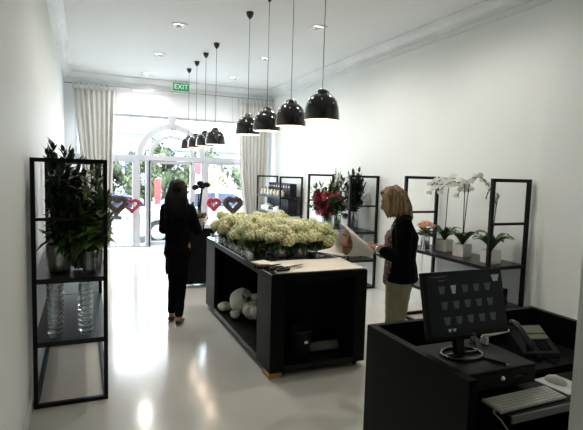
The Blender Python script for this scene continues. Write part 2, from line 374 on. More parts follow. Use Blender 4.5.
for i, y in enumerate((4.0, 5.94, 7.97, 9.93)):
    downlight(2.84, y, 'square ceiling spotlight in the right row, '+('nearest the camera', 'the largest visible, behind the front pendant cord', 'second from the window', 'nearest the window')[i])

# ---------------------------------------------------------------- pendant lamps
def make_pendant(ZR=2.195):
    t = thing('pendant_lamp', '', 'pendant lamp', (1.85, 3.75, ZC), group='black dome pendants')
    zb = ZR-ZC
    prof = [(.150, 0), (.151, .012), (.149, .05), (.143, .10), (.131, .145), (.112, .182), (.085, .208), (.062, .218), (.060, .232), (.050, .248), (.030, .258), (.012, .262), (.0001, .262)]
    MB().lathe([(r, z+zb) for r, z in prof]).build('lamp_shade', M['gblack'], t)
    MB().lathe([(max(r-.004, .0001), z+zb+.001) for r, z in prof[:10]]+[(.0001, zb+.24)]).build('shade_lining', M['inner'], t)
    MB().lathe([(.128, zb+.028), (.10, zb+.024), (.0001, zb+.022)]).build('diffuser', M['bulb'], t)
    MB().tube([(0, 0, zb+.26), (0, 0, -.05)], .0035, 6).build('cord', M['cord'], t)
    MB().lathe([(.047, 0), (.045, -.02), (.036, -.05), (.018, -.072), (.007, -.085), (.0001, -.085)], n=20).build('ceiling_cup', M['gblack'], t)
    for k in range(8):  # white dots stand in for light showing through the shade's vent holes
        a = 2*PI*k/8+.3; z = .165 if k % 2 else .135; rr = .123 if k % 2 else .1355
        MB().ell((rr*math.cos(a), rr*math.sin(a), zb+z), .0075, sub=1).build('vent_light_dot', M['white'], t)
    l = bpy.data.lights.new('pendant_glow', 'POINT'); l.energy = PENDANT_W; l.color = (1, .8, .62); l.shadow_soft_size = .06
    o = bpy.data.objects.new('pendant_glow', l); COL.objects.link(o); o.parent = t; o.location = (0, 0, zb-.04)
    return t
p0 = make_pendant()
PY = (3.75, 4.43, 5.11, 5.79, 7.4, 8.1, 8.8, 9.5)
PL = ('frontmost and largest of the front row', 'second of the front row from the camera', 'third of the front row from the camera', 'rearmost of the front row, over the hydrangeas',
      'nearest and largest of the small far row by the window', 'second of the small far row', 'third of the small far row', 'last of the small far row, smallest of all')
for i, y in enumerate(PY):
    if i == 4: p0 = make_pendant(2.14)
    o = p0 if i in (0, 4) else copy_tree(p0)
    o.location = (1.86, y, ZC); o['label'] = 'glossy black dome pendant, '+PL[i]; o['group'] = 'black dome pendants, front row' if i < 4 else 'black dome pendants, far row'

# ---------------------------------------------------------------- shelving racks
def rack(label, x0, x1, y0, y1, H, zbar, zs, T=.029, far=True, group=None):
    t = thing('shelving_unit', label, 'shelving unit', ((x0+x1)/2, (y0+y1)/2, 0), group=group); hx = (x1-x0)/2; hy = (y1-y0)/2
    for sy in (-1, 1):
        if sy == 1 and not far: continue
        mb = MB(); y = sy*(hy-T/2)
        for x in (-hx+T/2, hx-T/2): mb.box((x, y, H/2), (T, T, H))
        mb.box((0, y, H-T/2), (2*hx-2*T, T, T)); mb.box((0, y, T/2), (2*hx-2*T, T, T)); mb.box((0, y, zbar), (2*hx-2*T, T, T*.7))
        mb.build('end_frame', M['frame'], t)
    for z in zs: MB().box((0, 0, z-.018), (2*hx-.004, 2*hy-.004, .036), bev=.003).build('shelf', M['shelf'], t)
    for x in (-hx+T/2, hx-T/2): MB().box((x, 0, T/2), (T, 2*hy-2*T, T)).build('bottom_rail', M['frame'], t)
    return t
RG = 'black steel frame shelving units'
rack('tall black open shelving unit against the left wall, nearest, full of foliage', -.345, .154, 3.78, 5.17, 1.80, 1.37, (.945, .485), group=RG)
rack('black open shelving frame against the left wall, behind the foliage unit', -.345, .154, 5.18, 6.6, 1.80, 1.37, (.945, .485), group=RG)
rack('black steel shelving unit with orchids, by the right wall behind the desk', 3.61, 4.12, 3.53, 4.94, 1.745, 1.30, (.88, .45), T=.034, group=RG)
rack('black steel shelving unit with mixed flowers and dark foliage, right wall', 3.61, 4.12, 6.26, 7.74, 1.73, 1.27, (.88, .45), T=.034, group=RG)
rack('black steel shelving unit with bottles and black boxes, nearest the window', 3.61, 4.12, 9.06, 10.48, 1.66, .5, (1.24, .88, .45), T=.034, group=RG)

# ---------------------------------------------------------------- foliage and vessels
def bucket(t, r, h, name='bucket', mt=None):
    prof = [(.0001, .004), (r*.74, .004)]
    for i in range(9): z = i/8; prof.append((r*(.76+.24*z)+(.004 if i in (2, 5) else 0), .004+h*z))
    prof += [(r+.006, h+.006), (r-.006, h+.004), (r*.9, h*.85), (.0001, h*.8)]
    return MB().lathe(prof).build(name, mt or M['steel'], t)
def gvase(t, r, h, water=.6, name='vase', waist=0):
    prof = [(.0001, .002), (r*.9, .002), (r, .012)]+[(r-waist*math.sin(PI*i/8), .012+(h-.012)*i/8) for i in range(1, 9)]+[(r-.004, h)]+[(r-.004-waist*math.sin(PI*i/8), .012+(h-.012)*i/8) for i in range(7, -1, -1)]+[(.0001, .012)]
    o = MB().lathe(prof, n=24).build(name, M['vglass'], t)
    if water: MB().lathe([(.0001, .013), (r-.006-waist*.7, .014), (r-.006-waist*.9, h*water), (.0001, h*water)], n=20).build('water', M['water'], t)
    return o
def sprays(t, mouth, n, spread, hmin, hmax, leafL, leafW, nl, mt, stemr=.004, name='foliage', droop=.3, lean=(0, 0), start=.3, bare=0, clip=None):
    fo = MB(); st = MB(); mouth = Vector(mouth); tips = []
    for i in range(n):
        a = rnd(0, 2*PI); q = math.sqrt(rnd(0.02, 1))*spread; h = rnd(hmin, hmax)*(1-.25*(q/spread)**2)
        top = mouth+Vector((q*math.cos(a)+lean[0], q*math.sin(a)+lean[1], h))
        if clip: top.x = min(max(top.x, clip[0]), clip[1])
        mid = mouth.lerp(top, .5)+Vector((0, 0, h*.12)); pts = []
        for k in range(7):
            s = k/6; pts.append(mouth.lerp(mid, s).lerp(mid.lerp(top, s), s))
        low = mouth+Vector((rnd(-.02, .02), rnd(-.02, .02), -.12))
        st.tube([low]+pts, stemr, 5); tips.append(top)
        for j in range(nl):
            s = rnd(start, 1); k = min(int(s*6), 5); p = pts[k].lerp(pts[k+1], s*6-k)
            ax = (pts[k+1]-pts[k]).normalized(); dd = rv(); dd = (dd-ax*dd.dot(ax)*.6+ax*.45).normalized(); dd.z += .1
            if clip and p.x < clip[0]+.04: dd.x = abs(dd.x)
            if clip and p.x > clip[1]-.05: dd.x = -abs(dd.x)
            fo.leaf(p, dd, leafL*rnd(.6, 1.15), leafW*rnd(.7, 1.15), droop=droop)
        fo.leaf(top, (ax+Vector((0, 0, .2))), leafL, leafW, droop=.1)
    fo.build(name, mt, t, fix=False); st.build('stems', M['stem'], t)
    return tips
# left rack, middle shelf top at .945
Z1 = .945
t = thing('foliage_bucket', 'galvanised bucket of tall dark green leafy branches, front left of the left rack', 'plant bucket', (-.175, 4.02, Z1))
bucket(t, .095, .21); sprays(t, (0, 0, .22), 36, .20, .22, .75, .105, .060, 28, M['leafd'], droop=.35, clip=(-.06, .22), start=.2)
t2 = MB()
for (x, y, h) in ((-.04, 0, .98), (.03, .04, .93), (-.075, .02, .92)):
    t2.tube([(0, 0, .2), (x*.6, y, .6), (x, y, h-.08)], .004, 5)
    for k in range(9):
        a = rnd(0, 6.28); t2.leaf(Vector((x, y, h-.12+.012*k)), Vector((math.cos(a)*.5, math.sin(a)*.5, 1.0)), .07, .035)
t2.build('tall_twig', M['leafd'], t, fix=False)
t = thing('fern_vase', 'glass vase with drooping mid green leaves in the middle of the left rack', 'vase of leaves', (-.03, 4.10, Z1))
gvase(t, .06, .17); sprays(t, (0, 0, .17), 26, .20, .02, .30, .16, .065, 14, M['leafm'], droop=.9, clip=(-.24, .13), start=.3)
t = thing('hosta_vase', 'glass vase of broad light green leaves at the front right of the left rack', 'vase of leaves', (.04, 3.94, Z1))
gvase(t, .055, .18); sprays(t, (0, 0, .18), 30, .15, .08, .40, .17, .085, 13, M['leafl'], droop=.6, clip=(-.16, .09), start=.35)
t = thing('foliage_bucket', 'galvanised bucket with pale green flowering stems behind the broad light leaves', 'plant bucket', (.04, 4.42, Z1))
bucket(t, .085, .20); tips = sprays(t, (0, 0, .2), 20, .15, .35, .68, .08, .04, 16, M['leafm'], clip=(-.22, .1))
fl = MB()
for p in tips[:9]:
    for k in range(10): fl.ell(p+rv()*.025, .011, sub=1)
fl.build('blossoms', mat('pale_green_blossom', (.34, .38, .22), .7), t)
t = thing('foliage_bucket', 'galvanised bucket of dark branches behind, against the left wall', 'plant bucket', (-.19, 4.6, Z1))
bucket(t, .09, .21); sprays(t, (0, 0, .22), 28, .2, .35, .75, .10, .06, 24, M['leafd'], clip=(-.04, .25), start=.25)
t = thing('foliage_vase', 'metal bucket of dark drooping foliage at the right edge of the left rack', 'plant bucket', (.09, 4.13, Z1))
bucket(t, .045, .15); sprays(t, (0, 0, .15), 12, .09, .05, .22, .11, .045, 10, M['leafm'], droop=.8, clip=(-.12, .06), start=.3)

# stacked glasses
def tumbler_mesh():
    prof = [(.0001, .002), (.040, .002), (.043, .006), (.046, .018), (.050, .034), (.052, .036), (.049, .036), (.043, .012), (.0001, .010)]
    return MB().lathe([(r, z) for r, z in prof], n=18).mesh('glass_bowl', M['vglass'])
tm = tumbler_mesh()
def stack(x, y, z, n, where, grp, sc=1.0):
    for k in range(n):
        o = bpy.data.objects.new('glass_bowl', tm); COL.objects.link(o); o.location = (x, y, z+k*.0365*sc); o.scale = (sc, sc, sc); o.rotation_euler[2] = rnd(0, 3)
        tag(o, 'clear glass bowl in the '+where, 'glass bowl', grp)
stack(-.205, 3.90, .485, 11, 'left front stack on the left rack lower shelf', 'front left stack of glass bowls', 1.05)
stack(.0, 3.90, .485, 11, 'right front stack on the left rack lower shelf', 'front right stack of glass bowls', 1.05)
stack(-.205, 4.12, .485, 10, 'stack behind the left front stack on the left rack', 'rear left stack of glass bowls', 1.05)
stack(.0, 4.12, .485, 10, 'stack behind the right front stack on the left rack', 'rear right stack of glass bowls', 1.05)
for i, (x, y) in enumerate(((3.72, 6.45), (3.72, 6.70), (3.72, 6.95), (3.72, 7.2), (3.90, 6.45))):
    stack(x, y, .45, 7, ('nearest front', 'second', 'third', 'farthest', 'nearest rear')[i]+' stack under the mixed flowers shelf', ('nearest', 'second', 'third', 'farthest', 'rear')[i]+' glass stack, right wall rack', 1.5)

# ---------------------------------------------------------------- flowers
def rose_mesh(mb, c, r, ax=Vector((0, 0, 1))):
    c = Vector(c); q = Vector((0, 0, 1)).rotation_difference(ax).to_matrix()
    mb.ell(c, (r*.5, r*.5, r*.62), q, 1)
    for ringn, rr, hh in ((3, .5, .75), (5, .8, .6), (6, 1.05, .35)):
        for k in range(ringn):
            a = 2*PI*k/ringn+ringn
            d = Vector((math.cos(a), math.sin(a), 0)); tn = Vector((-math.sin(a), math.cos(a), 0))
            vs = [d*rr*r*.45+Vector((0, 0, -r*.5)), d*rr*r*.9+tn*r*.45, d*rr*r*1.0+Vector((0, 0, r*.05)), d*rr*r*.9-tn*r*.45, d*rr*r*.85+tn*r*.3+Vector((0, 0, hh*r)), d*rr*r*.98+Vector((0, 0, hh*r*1.05)), d*rr*r*.85-tn*r*.3+Vector((0, 0, hh*r))]
            mb.add([c+q @ v for v in vs], [(0, 2, 1), (0, 3, 2), (1, 2, 5, 4), (2, 3, 6, 5)], True)
def hyd_mesh(r, seed):
    random.seed(seed); mb = MB(); n = 46
    for i in range(n):
        z = 1-2*(i+.5)/n
        if z < -.55: continue
        a = i*2.39996; q = math.sqrt(1-z*z); d = Vector((q*math.cos(a), q*math.sin(a), z*.85)).normalized()
        c = d*r*rnd(.88, 1.10); tn = d.orthogonal().normalized(); tn = Quaternion(d, rnd(0, 6.28)) @ tn; bn = d.cross(tn); s = r*.215
        for k in range(4):
            e = (tn, bn, -tn, -bn)[k]; f = (bn, -tn, -bn, tn)[k]
            mb.add([c, c+e*s+f*s*.25+d*s*.3, c+(e+f)*s*.95+d*s*.25, c+f*s+e*s*.25+d*s*.3], [(0, 1, 2, 3)], True)
    k0 = len(mb.f); mb.ell((0, 0, 0), r*.80, sub=2)
    me = mb.mesh('flower_head', [M['hyd'], M['hydcore']])
    for q in list(me.polygons)[k0:]: q.material_index = 1
    return me
HM = [hyd_mesh(.064, 1), hyd_mesh(.057, 2), hyd_mesh(.051, 3)]
random.seed(11)
# ---------------------------------------------------------------- island counter
IX0, IX1, IY0, IY1, IH = 1.42, 2.345, 3.69, 6.02, .90
isl = thing('island_counter', 'long black florist workbench on castors in the middle of the shop', 'counter', (IX0, IY0, 0))
W_, D_ = IX1-IX0, IY1-IY0
MB().box((W_/2, D_/2, .865), (W_, D_, .05), bev=.004).build('worktop', M['black'], isl)
MB().box((W_/2, D_/2, .8955), (W_-.01, D_-.01, .010), bev=.002).build('glass_top', M['topglass'], isl)
MB().box((.065, .175, .445), (.13, .35, .79), bev=.003).build('front_panel', M['black'], isl)
MB().box((.065, D_-.21, .445), (.13, .42, .79), bev=.003).build('rear_panel', M['black'], isl)
MB().box((W_-.06, .175, .445), (.12, .35, .79), bev=.003).build('side_panel', M['black'], isl)
MB().box((W_-.02, D_/2+.175, .445), (.04, D_-.35, .79)).build('back_panel', M['black'], isl)
MB().box((W_/2, .37, .445), (W_-.04, .03, .79)).build('divider', M['blackin'], isl)
MB().box((W_/2, D_-.41, .445), (W_-.08, .02, .79)).build('divider', M['blackin'], isl)
MB().box((W_/2, D_/2, .075), (W_-.004, D_-.004, .05), bev=.003).build('bottom_shelf', M['shelf'], isl)
MB().box((W_/2, .16, .80), (W_-.26, .03, .08)).build('apron', M['blackin'], isl)
for (x, y) in ((.10, .45), (W_-.06, .07), (.07, D_-.1), (W_-.07, D_-.1)):
    c = MB(); c.tube([(x-.012, y, .024), (x+.012, y, .024)], .024, 14); c.box((x, y, .043), (.036, .03, .014)); c.build('castor', M['plast'], isl)
tag(MB().prism([(0, 0), (.12, 0), (.12, .045), (0, .048)], 'y', 0, .15).build('wooden_block', M['wood'], None, (IX0-.005, IY0+.005, 0)), 'small raw wood block wedged under the near corner of the workbench', 'wood block')
ZI = .9006
# paper on island
ppm = MB(); vs = []; fs = []; N = 14
for j in range(N+1):
    for i in range(N+1):
        u = i/N; v = j/N; x = 1.47+u*.86+.03*v; y = 3.70+v*.60-(.06*u*v) - (.09*(1-u)*v)
        z = ZI+.004+.003*math.sin(9*u+4*v)+.01*max(0, v-.8)*math.sin(5*u)**2
        if v == 0: z = ZI+.003
        vs.append((x, y, z))
for j in range(N):
    for i in range(N): fs.append((j*(N+1)+i, j*(N+1)+i+1, (j+1)*(N+1)+i+1, (j+1)*(N+1)+i))
o = ppm.add(vs, fs, True).build('wrapping_paper', M['kraft']); s_ = o.modifiers.new('t', 'SOLIDIFY'); s_.thickness = .002; s_.offset = 1
tag(o, 'large cream sheet of wrapping paper lying on the near end of the workbench', 'paper')
o = MB().box((0, 0, .008), (.15, .22, .014), bev=.003).build('paper_pad', M['kraft'], None, (1.50, 4.08, ZI+.012), R(20))
tag(o, 'small folded pad of cream paper at the left edge of the workbench', 'paper')
# scissors / snips
sc = thing('floral_scissors', 'black handled scissors lying on the cream paper near the bench corner', 'scissors', (1.62, 3.84, ZI+.014), R(-62))
sc.scale = (1.6, 1.6, 1.6)
for s1 in (-1, 1):
    b = MB(); b.box((s1*.012, .07, .004+.002*s1), (.014, .13, .003), Matrix.Rotation(s1*R(6), 3, 'Z')); b.build('blade', M['chrome'], sc)
    h = MB(); pts = [(s1*.022+.020*math.cos(2*PI*k/14), -.06+.045*math.sin(2*PI*k/14), .006) for k in range(15)]; h.tube(pts, .007, 6, cap=False); h.build('handle', M['plast'], sc)
kn = thing('secateurs', 'black garden snips lying left of the scissors on the bench edge', 'secateurs', (1.50, 3.95, ZI+.012), R(-70))
kn.scale = (1.5, 1.5, 1.5)
MB().tube([(-.012, -.11, .008), (-.016, -.05, .009), (-.004, 0, .008)], [.008, .010, .007]).build('handle', M['plast'], kn)
MB().tube([(.014, -.11, .008), (.020, -.05, .009), (.004, 0, .008)], [.008, .010, .007]).build('handle', M['plast'], kn)
MB().prism([(-.006, 0), (.010, 0), (.006, .07), (0, .09)], 'z', .005, .010).build('blade', M['plast'], kn)

# hydrangea arrangements
def make_hyd():
    t = thing('hydrangea_vase', '', 'flower vase', (0, 0, ZI), group='hydrangea vases on the workbench')
    gvase(t, .058, .125, .75)
    st = MB()
    for k in range(6):
        a = k*1.05; st.tube([(.03*math.cos(a), .03*math.sin(a), .02), (-.02*math.cos(a), -.02*math.sin(a), .13), (.05*math.cos(a), .05*math.sin(a), .2)], .004, 5)
    st.build('stems', M['stem'], t)
    fo = MB()
    for k in range(26):
        a = rnd(0, 6.28); fo.leaf(Vector((.03*math.cos(a), .03*math.sin(a), rnd(.11, .15))), Vector((math.cos(a), math.sin(a), rnd(-.5, .5))), rnd(.08, .12), rnd(.05, .07), droop=.8)
    fo.build('foliage', M['leafm'], t, fix=False)
    for k in range(9):
        a = k*2*PI/6+.4; r = .104 if k < 6 else .045; z = .205+rnd(-.035, .03) if k < 6 else .285+rnd(-.015, .015)
        if k >= 6: a = k*2*PI/3
        o = bpy.data.objects.new('flower_head', HM[k % 3]); COL.objects.link(o); o.parent = t; o.location = (r*math.cos(a), r*math.sin(a), z); o.rotation_euler = (rnd(-.5, .5), rnd(-.5, .5), rnd(0, 6))
    return t
hp = make_hyd(); HV = []
cols = (1.56, 1.79, 2.03, 2.26); rows = (4.43, 4.70, 4.97, 5.24, 5.51, 5.80)
colw = ('left', 'centre left', 'centre right', 'right'); roww = ('front', 'second', 'third', 'fourth', 'fifth', 'rearmost')
first = True
for j, y in enumerate(rows):
    for i, x in enumerate(cols):
        if j == 0 and i == 0: continue
        o = hp if first else copy_tree(hp); 
        if not first:
            for c in kids(o):
                if c.name.startswith('flower_head'): c.location.z += rnd(-.03, .03); c.rotation_euler[2] = rnd(0, 6); c.scale = (rnd(.9, 1.12),)*3
        first = False
        o.location = (x+rnd(-.02, .02), y+rnd(-.02, .02), ZI); o.rotation_euler[2] = rnd(0, 6.28)
        o['label'] = 'cream hydrangeas in a glass vase, '+roww[j]+' row, '+colw[i]+' column on the workbench'
# small glasses along the near long edge
vm = MB().lathe([(.0001, .002), (.030, .002), (.032, .01), (.033, .06), (.030, .06), (.029, .012), (.0001, .010)], n=16).mesh('votive_glass', M['vglass'])
for i in range(15):
    o = bpy.data.objects.new('votive_glass', vm); COL.objects.link(o); o.location = (1.463+.014*(i % 2), 4.38+i*.105, ZI)
    tag(o, 'small clear votive glass in the row along the left bench edge', 'votive glass', 'votive glasses along the bench edge')
# things in the island
bn = thing('waste_bin', 'black tapered bin standing in the open end of the workbench', 'bin', (1.765, 3.83, .1005))
MB().lathe([(.0001, .003), (.070, .003), (.096, .25), (.103, .256), (.103, .268), (.094, .268), (.067, .012), (.0001, .010)]).build('bin_body', M['phone'], bn)
MB().box((.012, -.094, .168), (.034, .004, .022), Matrix.Rotation(R(-8), 3, 'X')).build('white_label', M['white'], bn)
pr = thing('paper_roll', 'grey white roll of paper lying beside the black bin', 'paper roll', (2.03, 3.92, .1005))
MB().lathe([(.012, -.15), (.045, -.15), (.045, .15), (.012, .15), (.012, -.15)], c=(0, 0, .045), rot=Matrix.Rotation(R(90), 3, 'Y')).build('roll', mat('grey_paper', (.30, .30, .27), .7), pr)
def lump(name, pieces, mt, label, cat, loc, noise=.02, rz=0):
    bm = bmesh.new(); me = None
    mb = MB()
    for c, r in pieces: mb.ell(c, r, sub=3)
    o = mb.build(name, mt, None, loc, rz)
    rm = o.modifiers.new('r', 'REMESH'); rm.mode = 'VOXEL'; rm.voxel_size = .008; rm.use_smooth_shade = True
    tx = bpy.data.textures.new('crumple', 'CLOUDS'); tx.noise_scale = .06
    dp = o.modifiers.new('d', 'DISPLACE'); dp.texture = tx; dp.strength = noise; dp.mid_level = .5
    return tag(o, label, cat)
bg_ = lump('plastic_bag', [((0, 0, .155), (.15, .17, .15)), ((.12, -.12, .20), (.07, .09, .07)), ((.17, -.17, .235), (.035, .04, .055))], M['bag'], 'large pale puffed plastic bag inside the workbench shelf', 'bag', (1.66, 5.22, .105))
lump('plastic_bag', [((0, 0, .055), (.08, .08, .052)), ((.05, -.03, .05), (.05, .05, .045))], M['bag'], 'small pale bundle in front of the large bag on the bench shelf', 'bag', (1.50, 5.42, .105))
wr = lump('wrapped_bunch', [((0, 0, .11), (.11, .14, .10)), ((.0, -.1, .12), (.06, .08, .08))], M['bag'], 'pale wrapped bunch with green leaves right of the bag in the bench', 'bouquet', (1.70, 4.98, .105))
lf = MB()
for k in range(22): lf.leaf(Vector((-.02+rnd(-.05, .05), .10+rnd(-.04, .04), .2)), Vector((rnd(-1, .3), rnd(-.2, 1), rnd(.0, .8))), .08, .03)
lf.build('leaves', M['leafm'], wr, fix=False)
lump('plastic_bag', [((0, 0, .05), (.06, .07, .048))], M['bag'], 'small dark-shadowed bundle between the large bag and the wrapped bunch', 'bag', (1.54, 5.10, .105))

# ---------------------------------------------------------------- black cabinet behind the standing woman, with plants
cb = thing('side_cabinet', 'low black cabinet on castors behind the woman in black', 'cabinet', (1.52, 7.25, 0))
MB().box((0, 0, .46), (.50, .45, .80), bev=.004).build('carcass', M['black'], cb)
MB().box((0, -.232, .46), (.46, .012, .74), bev=.003).build('door', M['black'], cb)
MB().box((0, 0, .875), (.54, .48, .03), bev=.004).build('top', M['black'], cb)
for x in (-.2, .2):
    for y in (-.18, .18):
        c = MB(); c.tube([(x-.012, y, .022), (x+.012, y, .022)], .022, 12); c.box((x, y, .05), (.03, .03, .025)); c.build('castor', M['plast'], cb)
t = thing('black_ribbon_stand', 'tall black display stems topped with dark bows on the side cabinet', 'ornament', (1.60, 7.20, .8905))
MB().lathe([(.0001, 0), (.06, 0), (.075, .10), (.07, .10), (.0001, .09)]).build('pot', M['plast'], t)
MB().tube([(0, 0, .05), (-.01, 0, .3), (.02, 0, .62)], [.020, .018, .016]).build('stem', M['plast'], t)
MB().tube([(0, 0, .05), (-.035, 0, .3), (-.03, 0, .5)], [.012, .011, .010]).build('stem', M['plast'], t)
for (x, z, a) in ((.04, .645, 12), (-.03, .60, -8)):
    b = MB(); rot = Matrix.Rotation(R(a), 3, 'Y')
    for s1 in (-1, 1): b.ell(Vector((x, 0, z))+rot @ Vector((s1*.05, 0, 0)), (.055, .035, .042), rot, 2)
    b.ell((x, 0, z), (.018, .025, .018)); b.build('bow', M['plast'], t)
t = thing('planted_bowl', 'pale round bowl of trailing green leaves on the side cabinet', 'potted plant', (1.44, 7.12, .8905))
MB().lathe([(.0001, 0), (.06, 0), (.10, .06), (.115, .15), (.105, .15), (.09, .05), (.0001, .04)]).build('bowl', M['pot'], t)
sprays(t, (0, 0, .14), 16, .16, .02, .24, .09, .04, 12, M['leafm'], start=.2)

# ---------------------------------------------------------------- hearts in the window
def heart(name, label, x, z, w, mt, thick, y=10.72, ribbon=True):
    if mt is M['heartr']: y = 10.83
    t = thing(name, label, 'heart wreath', (x, y, z), group=None)
    pts = []
    for k in range(41):
        a = 2*PI*k/40; px_ = 16*math.sin(a)**3; pz_ = 13*math.cos(a)-5*math.cos(2*a)-2*math.cos(3*a)-math.cos(4*a)
        pts.append((px_*w/34, 0, pz_*w/34))
    mb = MB(); mb.tube(pts, thick, 8)
    for k in range(140):
        p = Vector(pts[random.randrange(40)])+rv()*thick*.8; mb.tube([p, p+rv()*thick*.9], .006, 4)
    mb.build('wreath', mt, t)
    MB().tube([(0, 0, w*.12), (0, 10.93-y, 3.42-z)], .0015, 4).build('hanging_thread', M['cord'], t)
heart('heart_wreath', 'dark twig heart wreath in the left window, beside the left rack', .63, .98, .36, M['heartd'], .055)
heart('heart_wreath', 'red heart wreath in the left window, beside the dark heart', .93, .95, .30, M['heartr'], .035)
heart('heart_wreath', 'red heart wreath in the right window, left of the dark heart', 2.71, .98, .27, M['heartr'], .048)
heart('heart_wreath', 'dark twig heart wreath in the right window, above the hydrangeas', 3.13, .97, .36, M['heartd'], .065)
for o in [o for o in bpy.data.objects if o.name.startswith('heart_wreath')]: o['group'] = 'heart wreaths hung in the window'

# ---------------------------------------------------------------- right wall racks: contents
Z2 = .8805
def orchid(label, loc, rz, stems, pot=True, buds=False):
    t = thing('potted_orchid', label, 'potted orchid', loc, rz)
    b = MB(); s = .13
    b.prism([(-.062, 0), (.062, 0), (.075, .135), (.067, .135), (.058, .02), (-.058, .02), (-.067, .135), (-.075, .135)], 'y', -.066, .066)
    b.box((0, -.068, .068), (.135, .01, .135)); b.box((0, .068, .068), (.135, .01, .135)); b.build('pot', M['pot'], t)
    MB().box((0, 0, .115), (.12, .125, .01)).build('moss', M['brown'], t)
    lf = MB()
    for k in range(11):
        a = k*2*PI/11+rnd(-.3, .3); d = Vector((math.cos(a), math.sin(a), 0)); c = Vector((0, 0, .125)); n = 6; L = rnd(.16, .26); W = rnd(.055, .075); vs = []
        sd = Vector((-math.sin(a), math.cos(a), 0))
        for i in range(n+1):
            q = i/n; p = c+d*L*q+Vector((0, 0, .75*L*math.sin(q*PI*.62)-L*.12*q)); ww = W*.5*math.sin(PI*min(.97, q*.85+.1))+.004
            vs += [p+sd*ww+Vector((0, 0, ww*.35)), p, p-sd*ww+Vector((0, 0, ww*.35))]
        lf.add(vs, [(3*i+j, 3*i+j+1, 3*i+j+4, 3*i+j+3) for i in range(n) for j in range(2)], True)
    lf.build('leaves', M['leafm'], t)
    for (dx, dy, h, tx, ty, nf) in stems:
        pts = []
        for i in range(13):
            q = i/12; pts.append(Vector((dx*q, dy*q, .12+h*math.sin(q*PI/2)))) 
        arc = [pts[-1]+Vector((tx*q, ty*q, .05*math.sin(q*PI)-.06*q*q)) for q in (0, .2, .4, .6, .8, 1)]
        MB().tube(pts+arc[1:], .005, 6).build('flower_stem', M['leafd'], t)
        if nf == 0:
            for q in arc[1:]: MB().ell(q, (.009, .009, .014), sub=1).build('bud', M['leafl'], t)
            continue
        for i in range(nf):
            q = i/max(1, nf-1)*5; k = min(int(q), 4); p = arc[k].lerp(arc[k+1], q-k)+Vector((rnd(-.012, .012), rnd(-.03, .03), rnd(-.035, .03)))
            face = Vector((-.6+rnd(-.5, .5), -.75+rnd(-.4, .4), rnd(-.2, .4))).normalized(); up = Vector((0, 0, 1)); sd = up.cross(face).normalized(); u2 = face.cross(sd)
            f = MB()
            for a, L, W in ((90, .036, .026), (215, .034, .026), (325, .034, .026), (10, .038, .042), (170, .038, .042)):
                d = sd*math.cos(R(a))+u2*math.sin(R(a)); e = face.cross(d)
                f.add([p, p+d*L*.35+e*W*.4+face*.004, p+d*L*.8+e*W*.42+face*.006, p+d*L, p+d*L*.8-e*W*.42+face*.006, p+d*L*.35-e*W*.4+face*.004], [(0, 1, 2, 3, 4, 5)])
            f.ell(p+face*.008, .007, sub=1)
            f.build('blossom', M['orchid'], t, fix=False)
    return t
orchid('white phalaenopsis in a white square pot, just right of the peach bouquet, smallest', (3.90, 4.50, Z2), .2, [(.02, .0, .62, -.10, .22, 8)])
orchid('white phalaenopsis with the fullest sprays, in the middle white square pot', (3.84, 4.14, Z2), .1, [(.03, .05, .70, -.08, .42, 12), (-.02, 0, .66, -.05, .30, 10), (.02, -.04, .72, .0, -.25, 9), (.05, 0, .60, .05, .2, 7)])
orchid('phalaenopsis with nearly bare flower stems, in the white pot inside the near end frame', (3.83, 3.72, Z2), 0, [(.0, .02, .60, -.03, .06, 0), (.05, .0, .55, .02, .05, 0), (.03, .03, .50, .02, .03, 3)])
# rose bouquet in vase with ribbon
t = thing('rose_vase', 'peach roses with dark leaves in a glass vase tied with pale ribbon', 'flower vase', (3.70, 4.60, Z2))
gvase(t, .055, .18)
fo = MB()
for k in range(46):
    a = rnd(0, 6.28); fo.leaf(Vector((.02*math.cos(a), .02*math.sin(a), rnd(.17, .24))), Vector((math.cos(a), math.sin(a), rnd(-.3, 1.0))), rnd(.10, .17), rnd(.04, .06))
fo.build('foliage', M['leafm'], t, fix=False)
for k in range(14):
    a = k*2.4; r = .024*math.sqrt(k)
    rm = MB(); rose_mesh(rm, (r*math.cos(a), r*math.sin(a), .325-6*r*r), .033, Vector((math.cos(a)*r*6, math.sin(a)*r*6, 1)).normalized()); rm.build('rose', M['peach'], t, fix=False)
rb = MB()
for (x0, y0, x1, y1) in ((-.055, -.03, -.105, -.045), (-.045, -.045, -.10, -.085)):
    vs = []
    for i in range(9):
        q = i/8; p = Vector((x0+(x1-x0)*q+.008*math.sin(q*7), y0+(y1-y0)*q, .17-.42*q)); vs += [p+Vector((-.006, -.016, 0)), p+Vector((.006, .016, 0))]
    rb.add(vs, [(2*i, 2*i+1, 2*i+3, 2*i+2) for i in range(8)])
rb.tube([(.058*math.cos(k*PI/8), .058*math.sin(k*PI/8), .165) for k in range(17)], .005, 6, cap=False)
rb.build('ribbon', M['ribbon'], t)
# small speaker-like box on the lower shelf
sp = thing('speaker_box', 'small black device with a silver front on the lower shelf of the orchid rack', 'device', (3.90, 3.66, .4505), R(10))
MB().box((0, 0, .09), (.15, .13, .17), bev=.012).build('body', M['plast'], sp)
MB().lathe([(.0001, .003), (.032, .003), (.036, 0)], c=(.02, -.067, .075), rot=Matrix.Rotation(R(90), 3, 'X')).build('cone', M['gblack'], sp)
MB().box((-.035, -.068, .11), (.018, .006, .07)).build('silver_strip', M['iconl'], sp)
